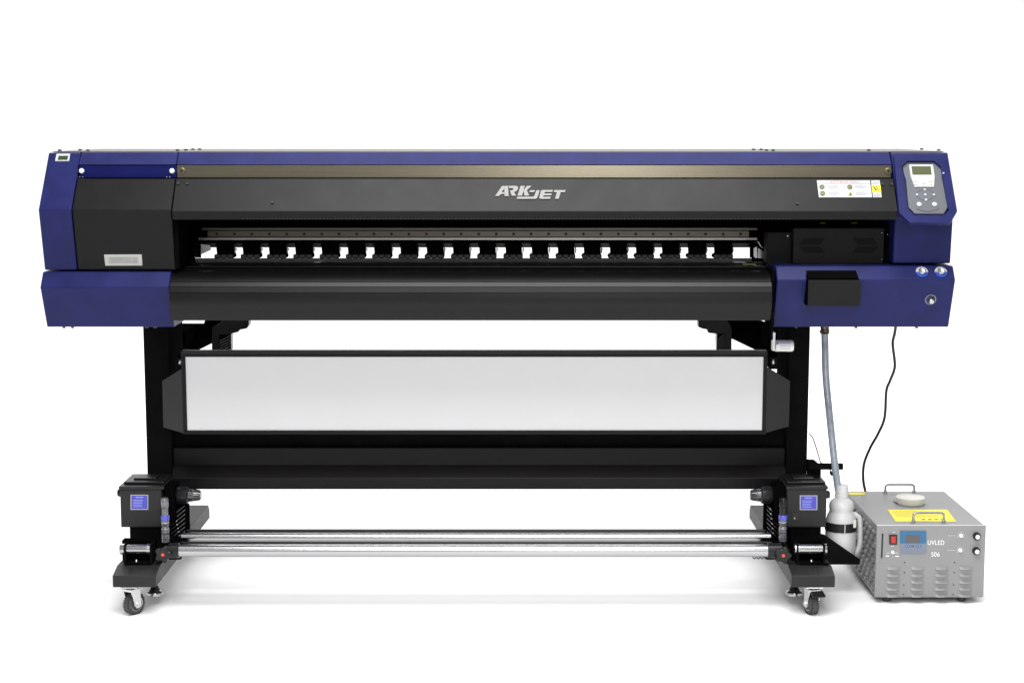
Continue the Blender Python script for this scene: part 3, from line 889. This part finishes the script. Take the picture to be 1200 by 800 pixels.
# ---- take-up units
def takeup(s_, F0, F1, label_px, tubepx, chuck, sideknob, latt, rol, knob, switch):
    yM = .20
    x0, x1 = Xp(F0, 595, yM), Xp(F1, 595, yM)
    zt_, zb_ = Zp(573.5, yM), Zp(617.6, yM)
    m = MB()
    m.box(x0, x1, yM, yM + .15, zb_, zt_, FOOTB, .004, 2)
    ri, ro = (x1, x0) if s_ > 0 else (x0, x1)          # inner and outer side
    # ribbed lid of the motor box
    m.box(x0 - .003, x1 + .006 * (s_ > 0) + .003, yM - .003, yM + .155, zt_ + .0005, zt_ + .011, PLAST, .003, 2)
    m.box(x0 + .006, x1 + .001, yM + .03, yM + .15, zt_ + .0105, zt_ + .019, PLAST, .003, 2)
    m.box(x0 + .03, x1 - .03, yM + .06, yM + .12, zt_ + .0185, zt_ + .025, PLAST, .003, 2)
    # inner gearbox block
    g0, g1 = (x1 + .0005, x1 + .036) if s_ > 0 else (x0 - .036, x0 - .0005)
    m.box(g0, g1, yM + .02, yM + .10, zb_ + .01, zt_ + .006, PITCH, .003, 2)
    # support down to the foot
    m.box(x0 + .02, x1 - .01, yM + .03, yM + .14, zft + .0005, zb_ + .0005, STAND, .002)
    m = m.build('take_up_motor', PR)
    a, b_, c_, d_ = label_px
    lab = MB().plate([P(x, y, yM - .0005) for x, y in ((a, b_), (c_, b_), (c_, d_), (a, d_))], Vector((0, -1, 0)), .001, PAPER, .0003)
    lab.plate([P(x, y, yM - .0016) for x, y in ((a + 1, b_ + 1), (c_ - 1, b_ + 1), (c_ - 1, d_ - 1), (a + 1, d_ - 1))], Vector((0, -1, 0)), .0003, BLULAB)
    random.seed(5)
    lab.plate([P(x, y, yM - .002) for x, y in ((a + 6, b_ + 2.6), (c_ - 6, b_ + 2.6), (c_ - 6, b_ + 3.6), (a + 6, b_ + 3.6))], Vector((0, -1, 0)), .0002, PALEBL)
    for k in range(5):
        y = b_ + 6 + k * 1.9
        e = c_ - 3 - random.uniform(0, 5)
        lab.plate([P(x, yy, yM - .002) for x, yy in ((a + 3, y), (e, y), (e, y + .6), (a + 3, y + .6))], Vector((0, -1, 0)), .0002, PALEBL)
    lab.build('instruction_label', m)
    # chuck
    cx0, cx1, cx2 = chuck
    yc = yM + .055
    p0, p1, p2 = P(cx0, 579.8, yc), P(cx1, 579.3, yc), P(cx2, 578.8, yc)
    p1.z = p2.z = p0.z
    d1, d2 = (p1 - p0).length, (p2 - p1).length
    ck = MB().lathe(p0, p1 - p0, [(0, .020), (.004, .026), (.008, .028), (d1 - .004, .027), (d1, .022)], PLAST, 32)
    ck.lathe(p1, p2 - p1, [(-.002, .021), (d2 * .35, .0205), (d2 * .4, .0185), (d2 * .9, .0150), (d2, .0135), (d2, .006)], GUNM, 28)
    for k in range(14):
        t = k * 2 * math.pi / 14
        dv = Vector((0, math.cos(t), math.sin(t)))
        e = (p1 - p0).normalized()
        ck.cyl(p1 + e * d2 * .42 + dv * .0182, p1 + e * d2 * .92 + dv * .0148, .0016, PLAST, 6)
        ck.cyl(p0 + e * .010 + dv * .0272, p0 + e * (d1 - .005) + dv * .0265, .0014, PLAST, 6)
    ck.build('roll_chuck', m)
    # side knob
    kx, ky = sideknob
    p = P(kx, ky, yM + .04)
    e = Vector((-s_, 0, 0))
    q = Vector((ro, p.y, p.z))
    MB().lathe(q, e, [(0, .005), (.004, .005), (.004, .012), (.010, .013), (.016, .011), (.017, .004)], PLAST, 12).build('side_knob', m)
    # clear sensor tube with a blue ring
    tx, ty0, ty1 = tubepx
    yT = yM - .022
    tb_ = MB()
    p0, p1 = P(tx, ty1, yT), P(tx, ty0, yT)
    p1.x = p0.x
    L = (p1 - p0).length
    tb_.lathe(p0, p1 - p0, [(0, .011), (.002, .0125), (L * .33, .012), (L * .36, .010), (L * .40, .0125), (L * .5, .0125)], CLEAR, 20)
    tb_.lathe(p0, p1 - p0, [(L * .501, .0125), (L * .51, .0138), (L * .60, .0138), (L * .61, .0125)], mat('violet_blue_ring', (.06, .07, .5), .2, coat=.5), 20)
    tb_.lathe(p0, p1 - p0, [(L * .611, .0105), (L * .78, .0105), (L * .80, .0125), (L * .97, .0125), (L, .010)], CLEAR if s_ > 0 else PLAST, 20)
    for k in (.1, .2, .3, .44):
        tb_.lathe(p0 + (p1 - p0) * k, p1 - p0, [(0, .0105), (.0005, .0131), (.002, .0131), (.0025, .0105)], SATIN if k != .2 else PLAST, 16)
    tb_.build('sensor_tube', m)
    if switch:
        a, b_, c_, d_ = switch
        sw = MB().plate([P(x, y, yM - .0005) for x, y in ((a, b_), (c_, b_), (c_, d_), (a, d_))], Vector((0, -1, 0)), .003, BLKP, .0006)
        sw.plate([P(x, y, yM - .0036) for x, y in ((a + 1.2, b_ + 1), (c_ - 1.2, b_ + 1), (c_ - 1.2, d_ - 1), (a + 1.2, d_ - 1))], Vector((0, -1, .15)), .002, PLAST, .0004)
        sw.plate([P(x, y, yM - .006) for x, y in ((a + 3.1, b_ + 6), (c_ - 3.1, b_ + 6), (c_ - 3.1, d_ - 1.8), (a + 3.1, d_ - 1.8))], Vector((0, -1, 0)), .0005, PAPER)
        sw.build('rocker_switch', m)
    # slatted guard on the inner side
    l0, l1, ly0, ly1 = latt
    yG = yM + .05
    gd = MB()
    gd.box(Xp(l0, 610, yG), Xp(l1, 610, yG), yG, yG + .07, zft + .001, Zp(ly0 + 3, yG), PITCH, .002)
    for i in range(7):
        y = ly0 + 9 + i * (ly1 - ly0 - 12) / 6
        dy = 9
        pa, pb = (P(l0 + .7, y + dy * .5, yG - .001), P(l1 - .7, y - dy, yG - .001))
        if s_ < 0:
            pa, pb = (P(l0 + .7, y - dy, yG - .001), P(l1 - .7, y + dy * .5, yG - .001))
        gd.tube([pa, pb], .0006, GREYP, 6, 1)
        pm = pa.lerp(pb, .3 + .05 * i)
        gd.lathe(pm + Vector((0, -.001, 0)), Vector((0, -1, 0)), [(0, .0028), (.002, .002)], SATIN, 8)
    gd.build('slatted_guard', m)
    # bar bracket on the foot, with a chrome roller
    r0, r1 = rol
    yb_ = .085
    zc = Zp(643, yb_)
    xs0, xs1 = Xp(r0, 643, yb_), Xp(r1, 643, yb_)
    bb = MB()
    bb.box(xs0 - .006, xs1 + .004, yb_ + .03, yb_ + .06, zft + .0005, zc + .020, PITCH, .002)
    for xx in ((xs0 + .012, xs1 - .002) if s_ > 0 else (xs0 + .002, xs1 - .014)):
        bb.box(xx, xx + .0045, yb_ - .024, yb_ + .0295, zft + .0005, zc + .02, STAND, .0015)
    bb.box(xs0 + .012, xs1 + .003, yb_ - .0245, yb_ - .016, zft + .0004, zft + .006, PITCH, .001)
    bb.cyl(Vector(((xs0 + xs1) / 2, yb_ - .01, zft + .0005)), Vector(((xs0 + xs1) / 2, yb_ - .01, zft + .014)), .0035, SATIN, 10)
    bb = bb.build('bar_bracket', PR)
    MB().lathe(Vector((xs0 - .004, yb_, zc)), Vector((1, 0, 0)), [(0, .010), (.001, .017), (.014, .0175), (.0145, .0150), (xs1 - xs0 - .01, .0150), (xs1 - xs0 - .0095, .0175), (xs1 - xs0 + .002, .017)], CHROME, 32).build('guide_roller', bb)
    kx, ky = knob
    p = P(kx, ky, yb_ - .022)
    sk = MB()
    star = []
    for k in range(40):
        t = k * 2 * math.pi / 40
        rr = .0235 + .004 * math.cos(5 * t)
        star.append((p.x + rr * math.cos(t), p.z + rr * math.sin(t)))
    sk.prism_y(star, p.y, p.y + .018, PLAST, .002)
    sk.cyl(p + Vector((0, .018, 0)), p + Vector((0, .05, 0)), .011, PLAST, 14)
    sk.lathe(p, Vector((0, -1, 0)), [(0, .0055), (.001, .005)], REDDOT, 16)
    sk.build('star_knob', bb)
    # clamp collar carrying the bar ends
    cl = MB()
    e0 = Xp(198 if s_ > 0 else 899, 644, .10)
    e1 = Xp(210.5 if s_ > 0 else 916, 644, .10)
    zc2 = Zp(644.6, .10)
    cl.lathe(Vector((min(e0, e1), .10, zc2)), Vector((1, 0, 0)), [(0, .020), (.002, .0235), (abs(e1 - e0) - .002, .0235), (abs(e1 - e0), .0205)], PLAST, 28)
    cl.box(min(e0, e1) - .02 * (s_ > 0), max(e0, e1) + .02 * (s_ < 0), .118, .262, zft + .0015, zc2 + .008, PITCH, .003)
    cl.build('bar_clamp', bb)
takeup(1, 141, 189.6, (153, 579.3, 173.8, 597), (194.2, 583, 635), (206, 221.4, 235.6), (136.8, 577), (199.5, 217.5, 592, 634), (142.5, 178), (190.6, 649.8), None)
takeup(-1, 921.8, 968.6, (937.2, 580, 957.8, 597.2), (917, 583, 634), (907, 891, 878.8), (975.5, 579), (898, 912.5, 592, 634), (932, 969), (918, 650.8), (927.4, 600, 934.8, 609.8))
# little curled cable under the right end of the bar
MB().tube([P(882 + i * 2.2, 652.2 + (2.2 if i % 2 else 0.2), .10) for i in range(14)], .0016, CABLE, 6, 4).build('coiled_wire', PR)

# ---- bottle shelf and hose clamp on the right
yK = .285
sh = MB()
pts = [(958, 624), (966, 626), (1008, 655), (1007.4, 661), (958, 661)]
sh.prism_y([(Xp(x, y, yK - .06), Zp(y, yK - .06)) for x, y in pts], yK - .062, yK - .058, STAND, .0008)
zsh = Zp(661, yK - .06)
xk0, xk1 = Xp(958, 661, yK - .06), Xp(1007.4, 661, yK - .06)
sh.box(xk0, xk1, yK - .0575, yK + .06, zsh, zsh + .003, STAND, .0008)
sh.box(xk0 - .07, xk0 + .004, yK - .02, yK + .02, zft + .0006, zft + .006, STAND)
sh.box(xk0 - .002, xk0 + .002, yK - .0575, yK + .06, zsh + .0031, zft + .07, STAND)
sh.build('bottle_shelf', PR)
hc = MB()
yC = .345
hc.box(Xp(947, 545, yC), Xp(986.4, 545, yC), yC - .025, yC - .010, Zp(549.8, yC - .02), Zp(543, yC - .02), STAND, .001)
hc.prism_y([(Xp(x, y, yC), Zp(y, yC)) for x, y in ((946.5, 539), (955, 539.5), (961.5, 545), (961.5, 558), (956, 561), (946.5, 561))], yC - .009, yC + .02, STAND, .001)
hc.build('hose_clamp', PR)
th = MB().tube([P(948, 507.5, .47), P(952.5, 513, .46), (P(957, 526, .44)), P(961.5, 541.5, .43)], .0020, TAN, 8)
th.tube([P(961.5, 541.5, .43), P(970, 547, .415), P(974, 552, .41)], .0018, CABLE, 6)
th.lathe(P(973, 552, .41), P(976, 557, .41) - P(973, 552, .41), [(0, .004), (.012, .006), (.016, .003)], CABLE, 8)
th.build('sensor_wire', PR)

# ================================================================== DRAIN HOSE
yh = .42
hp = [P(966.4, 383.5, yh), P(967, 410, yh), P(967.8, 440, .40), P(971, 475, .37), P(974.6, 510, .33), P(978.4, 545, .30), P(982.5, 575, .288)]
hs = MB().tube(hp, .0115, HOSE, 16).build('drain_hose')
tag(hs, 'grey blue drain hose hanging from the right blue cover down into the milky bottle', 'hose')
hf = MB().lathe(P(966.4, 382, yh), P(967, 393, yh) - P(966.4, 382, yh), [(0, .0135), (.012, .0135), (.014, .0145), (.020, .0145), (.026, .013)], BRASS, 18)
hf.tube([P(962.5, 389, yh - .014), P(966, 390.5, yh - .017), P(970.5, 390, yh - .013)], .003, CABLE, 8)
hf.cyl(P(962.5, 388.4, yh - .02), P(962.5, 388.4, yh), .006, CABLE, 8)
hf.build('hose_fitting', hs)

# ================================================================== WASTE BOTTLE
BC = 985.5
yBt = .285
bx = Xp(BC, 610, yBt)
BT = thing('waste_bottle', (bx, yBt, zsh + .0035), 'milky white plastic bottle with side handle and black strap on the black shelf', 'bottle')
pf = [(649.5, 12), (648.5, 16), (645, 17.5), (638, 18.2), (612, 18.2), (604, 17.8), (599, 16.6), (595.5, 14.6), (593, 13.8), (591, 14.4), (585, 14.4), (582, 12.6), (579.5, 9.2), (577.8, 7.6)]
zbase = Zp(649.5, yBt)
shift = (zsh + .0035) - zbase
prof = [(Zp(y, yBt) - zbase, r * mpp(yBt)) for y, r in pf]
zb0 = zsh + .0035
body = MB().lathe(Vector((bx, yBt, zb0)), Vector((0, 0, 1)), [(max(d + (-shift if False else 0), 0), r) for d, r in prof], MILK, 40).build('bottle_body', BT, smooth=60)
off = zb0 - zbase
def PB(px, py, Y=yBt):
    p = P(px, py, Y)
    p.z += off
    return p
MB().tube([PB(998.5, 597), PB(1004.5, 600), PB(1007.6, 606), PB(1007.8, 630), PB(1005, 640), PB(1000, 646)], .0085, MILK, 14).build('handle', BT)
cpz = PB(BC, 577.8).z
ccap = MB().lathe(Vector((bx, yBt, cpz)), Vector((0, 0, 1)), [(0, .020), (.003, .0212), (.012, .0212), (.0125, .0195), (.016, .0195), (.0165, .0212), (.038, .0208), (.040, .019), (.040, .0118)], MILK, 32)
ccap.build('cap', BT)
st = MB()
Rr = 18.2 * mpp(yBt)
za, zb_ = PB(BC, 615.5).z, PB(BC, 605.5).z
N = 36
st.lathe(Vector((bx, yBt, za)), Vector((0, 0, 1)), [(0, Rr + .0003), (0, Rr + .0022), (zb_ - za, Rr + .0022), (zb_ - za, Rr + .0003)], FOOTB, 40)
st.box(bx + .001, bx + .003, yBt - Rr - .006, yBt - Rr - .001, za, zb_, SATIN)
st.build('strap', BT)
t_ = MB().box(Xp(999.5, 608, .25), Xp(1003, 608, .25), .242, .247, PB(1000, 613, .25).z, PB(1000, 604, .25).z, CAPW, .001).build('strap_tab', BT)

# ================================================================== GREY LAMP CONTROL BOX
yX = .14
X0, X1 = Xp(1027.5, 616, yX), Xp(1155.6, 616, yX)
ZB0, ZB1 = .020, Zp(615.8, yX)
YB1 = .625
BX = thing('lamp_control_box', ((X0 + X1) / 2, .38, 0), 'grey steel control box on the floor with louvres, chrome handles and white lettering', 'control box')
sh = -0.004 * 0
m = MB().box(X0 + .0015, X1 - .0015, yX + .0045, YB1, ZB0, ZB1, BOXG, .002).build('case', BX)
m2 = MB().box(X0, X1, yX, yX + .004, ZB0 - .001, ZB1 + .001, BOXG, .0012)
m2.prism_y([(X0 - .0001, ZB1 + .0005), (X1 + .0001, ZB1 + .0005), (X1 + .0001, ZB1 + .0025), (X0 - .0001, ZB1 + .0025)], yX - .0005, yX + .004, SATIN)
FP = Plane(616, yX, 703, yX)
FP.n = Vector((0, -1, 0)); FP.u = Vector((1, 0, 0)); FP.v = Vector((0, 0, 1))
def fq(x, y, off=0.0):
    return P(1020 + x / 6.664, 600 + y / 6.664, yX - off)
def fplate(mb, pts, m_, off, t):
    mb.plate([fq(x, y, off) for x, y in pts], FP.n, t, m_)
for x, y in ((268, 391), (265, 469), (261, 565), (258, 640), (658, 391), (654, 469), (650, 566), (646, 641)):
    p = fq(x, y)
    m2.lathe(p, FP.n, [(0, .0022), (.001, .0018)], SLOT, 10)
for x, y in ((68, 148), (125, 148), (35, 243), (57, 380), (117, 382), (70, 262)):
    p = fq(x, y)
    m2.lathe(p, FP.n, [(0, .0018), (.0008, .0014)], PAPER, 8)
m2 = m2.build('front_panel', BX)
lv = MB()
def louvre_at(c, wd, hh, dp):
    q = MB()
    prof = []
    n = 8
    A = [(c.x - wd / 2 + wd * k / n) for k in range(n + 1)]
    rows = []
    for k in range(n + 1):
        s_ = math.sin(math.pi * k / n) ** .35 if 0 < k < n else 0.0
        rows.append([Vector((A[k], yX - .0004, c.z + hh / 2)), Vector((A[k], yX - .0004 - dp * .45 * s_, c.z + hh * .15)), Vector((A[k], yX - .0004 - dp * s_, c.z - hh * .40)), Vector((A[k], yX - .0002, c.z - hh / 2))])
    V = [[q.bm.verts.new(p) for p in r] for r in rows]
    fs, fd = [], []
    for a, b_ in zip(V, V[1:]):
        for j in range(3):
            f = q.bm.faces.new((a[j], b_[j], b_[j + 1], a[j + 1]))
            fs.append(f)
    bmesh.ops.recalc_face_normals(q.bm, faces=fs)
    q._fin(fs, BOXG)
    return q
l0 = None
for i, xx in enumerate((178, 368, 556, 745)):
    for j, yy in enumerate((436, 490, 543, 597, 649)):
        c = fq(xx - j * 1.5, yy)
        if l0 is None:
            l0 = louvre_at(c, .042, .0088, .0085).build('louvre', m2, smooth=50, all_smooth=True)
            c0 = c
        else:
            dup(l0, c - c0)
sw = MB()
fplate(sw, ((145, 173), (209, 173), (207, 250), (147, 250)), BLKP, .0002, .003)
fplate(sw, ((160, 186), (196, 186), (195, 238), (160, 238)), REDSW, .0034, .003)
sw.text('I', fq(178, 200, .0066), FP.u, FP.v, FP.n, .003, LOGO, thick=.0002)
sw.text('O', fq(178, 226, .0066), FP.u, FP.v, FP.n, .003, LOGO, thick=.0002)
sw.build('rocker_switch', BX)
lg = MB()
fplate(lg, ((90, 166), (101, 166), (93, 356), (82, 356)), SLOT, .0002, .0012)
lg.build('level_gauge', BX)
dp = MB()
fplate(dp, ((231, 144), (437, 144), (435, 318), (232, 318)), TEALG, .0002, .002)
fplate(dp, ((231.5, 145), (436.5, 145), (435.5, 242), (232, 242)), TEAL, .0023, .0004)
fplate(dp, ((276, 178), (389, 178), (388, 236), (277, 236)), DISP, .0028, .0004)
for a in (266, 352):
    fplate(dp, ((a, 255), (a + 46, 255), (a + 42, 272), (a + 4, 272)), TEAL, .0023, .0004)
    for k in (10, 28):
        fplate(dp, ((a + k, 259), (a + k + 7, 259), (a + k + 7, 267), (a + k, 267)), PALEBL, .0028, .0003)
fplate(dp, ((318, 258), (342, 258), (342, 270), (318, 270)), DISP, .0023, .0003)
for k in range(3):
    fplate(dp, ((245, 284 + k * 10), (422, 284 + k * 10), (422, 286 + k * 10), (245, 286 + k * 10)), TEALG if k == 2 else GREYP, .0023, .0002)
dp = dp.build('display', BX)
tx = MB()
tx.text('UVLED', fq(512, 236, .0004), FP.u, FP.v, FP.n, .0148, LETTER, sx=.80, bold=.012, spacing=1.08)
tx.text('S06', fq(508, 327, .0004), FP.u, FP.v, FP.n, .0152, LETTER, sx=.86, bold=.012, spacing=1.08)
tx.build('front_lettering', BX)
for x, y in ((706, 180), (700, 294)):
    vn = MB()
    p = fq(x, y)
    vn.lathe(p, FP.n, [(0, .0062), (.004, .0062), (.006, .005), (.0065, .002)], WHITE, 20)
    for k in range(14):
        t = math.radians(-50 + k * 280 / 13)
        u = Vector((math.cos(t), 0, math.sin(t)))
        v = Vector((-math.sin(t), 0, math.cos(t)))
        a = p + u * .0098 + FP.n * .0002
        vn.plate([a - v * .0012, a + v * .0012, a + v * .0012 + u * .0008, a - v * .0012 + u * .0008], FP.n, .0002, LETTER)
    for k in range(3):
        fplate(vn, ((x - 98 + k * 20, y), (x - 86 + k * 20, y), (x - 86 + k * 20, y + 3), (x - 98 + k * 20, y + 3)), LETTER, .0002, .0002)
    vn.build('flow_port', BX)
for x, y in ((828, 184), (824, 299)):
    kb = MB()
    p = fq(x, y)
    kb.lathe(p, FP.n, [(0, .0118), (.004, .0115), (.014, .0095), (.0145, .0088)], PLAST, 28)
    for k in range(16):
        t = k * math.pi / 8
        u = Vector((math.cos(t), 0, math.sin(t)))
        kb.cyl(p + u * .0114 + FP.n * .001, p + u * .0098 + FP.n * .0135, .0011, PLAST, 6)
    kb.lathe(p + FP.n * .0145, FP.n, [(0, .0072), (.0012, .0068)], WHITE, 24)
    kb.build('control_knob', BX)
jk = MB()
p = fq(173, 310)
jk.lathe(p, FP.n, [(0, .0055), (.004, .0055), (.005, .004)], WHITE, 18)
for x0, x1, y0, y1 in ((120, 146, 336, 344), (194, 222, 338, 346), (126, 150, 316, 319), (195, 218, 316, 319), (168, 178, 344, 347), (160, 184, 262, 266), (176, 192, 155, 159)):
    fplate(jk, ((x0, y0), (x1, y0), (x1, y1), (x0, y1)), LETTER, .0002, .0003)
jk.build('signal_port', BX)
# side louvres
sd = MB()
for j in range(9):
    for i in range(9):
        y = yX + .035 + i * .05 + (.025 if j % 2 else 0)
        z = ZB0 + .022 + j * .0225
        if y > YB1 - .03:
            continue
        q = [Vector((X0 + .0013, y + a, z + b_)) for a, b_ in ((-.016, .006), (.016, .006), (.018, -.005), (-.018, -.005))]
        q2 = [Vector((X0 - .0055, y + a, z + b_)) for a, b_ in ((-.010, .001), (.010, .001), (.012, -.005), (-.012, -.005))]
        sd.loft(q, q2, BOXD, .0008)
        sd.box(X0 - .0002, X0 + .001, y - .016, y + .016, z - .0092, z - .0055, SLOT)
sd.build('side_louvres', BX)
# top: handles, filler cap, stickers
TP = lambda px, py: (lambda s: Vector((CAM.x + s[0], CAM.y + s[1], ZB1 + .0005)))((lambda v: ((lambda t: ((px - 600) / F * t, (CT - v * ST) * t))((ZB1 - CAM.z) / (-ST - v * CT))))((py - 400) / F))
for (a, b_, top_) in (((1037.4, 577.6), (1071, 577.6), 567.5), ((1070.3, 612), (1105.8, 612), 600.5)):
    p0, p1 = TP(*a), TP(*b_)
    p1.y = p0.y
    hgt = (a[1] - top_) * mpp(p0.y) * 1.02
    h = MB()
    up = Vector((0, 0, hgt))
    d1 = (p1 - p0).normalized()
    h.tube([p0, p0 + up * .72, p0 + up * .92 + d1 * .004, p0 + up + d1 * .012, p1 + up - d1 * .012, p1 + up * .92 - d1 * .004, p1 + up * .72, p1], .0036, CHROME, 12, 5)
    for q in (p0, p1):
        h.lathe(q, Vector((0, 0, 1)), [(0, .0065), (.009, .006), (.0095, .004)], SATIN, 16)
    h.build('chrome_handle', BX)
fc = MB()
p = TP(1066.8, 589.5)
fc.lathe(p, Vector((0, 0, 1)), [(0, .045), (.003, .047), (.020, .047), (.022, .0455), (.0222, .040), (.0195, .037), (.0195, .005)], CAPW, 44)
for k in range(60):
    t = k * 2 * math.pi / 60
    u = Vector((math.cos(t), math.sin(t), 0))
    fc.cyl(p + u * .0467 + Vector((0, 0, .003)), p + u * .0467 + Vector((0, 0, .019)), .0009, CAPW, 5)
fc.tube([p + Vector((-.036, -.01, .002)), p + Vector((-.045, -.012, .002)), p + Vector((-.05, .01, .002)), p + Vector((-.048, .03, .001))], .0015, CABLE, 6)
fc.build('filler_cap', BX)
yl = MB()
yl.plate([TP(*q) for q in ((1040, 597), (1110, 597), (1120.5, 611), (1049.5, 611))], Vector((0, 0, 1)), .0005, YELL)
for k in range(4):
    px = 1080 + k * 7.5
    yl.plate([TP(px, 608.2) + Vector((0, 0, .0006)), TP(px + 4, 608.2) + Vector((0, 0, .0006)), TP(px + 4.3, 609) + Vector((0, 0, .0006)), TP(px + .3, 609) + Vector((0, 0, .0006))], Vector((0, 0, 1)), .0002, BLKP)
for k in range(3):
    y = 599.5 + k * 2.4
    yl.plate([TP(1046 + k * 2, y) + Vector((0, 0, .0006)), TP(1100, y) + Vector((0, 0, .0006)), TP(1100, y + .35) + Vector((0, 0, .0006)), TP(1046 + k * 2, y + .35) + Vector((0, 0, .0006))], Vector((0, 0, 1)), .0002, OLIVE)
yl.build('yellow_sticker', BX)
MB().plate([TP(*q) for q in ((993.5, 577), (1014.5, 577), (1013, 579.8), (996, 579.8))], Vector((0, 0, 1)), .0005, YELL).build('yellow_sticker', BX)
for px, py in ((1025, 577.8), (1077, 577.8), (1062, 614.3), (1118, 614.3)):
    MB().lathe(TP(px, py), Vector((0, 0, 1)), [(0, .0028), (.002, .002)], SATIN, 10).build('top_screw', BX)
for px, Y in ((1038.8, .17), (1126.5, .17), (1038.8, .58), (1126.5, .58)):
    x = Xp(px, 704, .17)
    MB().lathe(Vector((x, Y, 0)), Vector((0, 0, 1)), [(0, .012), (.003, .0135), (.019, .0135)], RUBBER, 24).build('rubber_foot', BX)

# ================================================================== POWER CABLE
yc = .655
pts = [P(1049.8, 381, .45), P(1048.6, 390, .46), P(1046.2, 403, .48), P(1048.6, 429, .52), P(1043, 446, .54), P(1038.7, 458, .555), P(1036.6, 489, .58), P(1029, 508, .6), P(1020, 524, .62), P(1012.6, 543, .65), P(1011.6, 561, .66), P(1014, 575, .662), P(1018, 592, .66), P(1022, 606, .64)]
cb = MB().tube(pts, .0046, CABLE, 12).build('power_cable')
tag(cb, 'thin black power cable hanging from the blue cover to behind the grey box', 'cable')
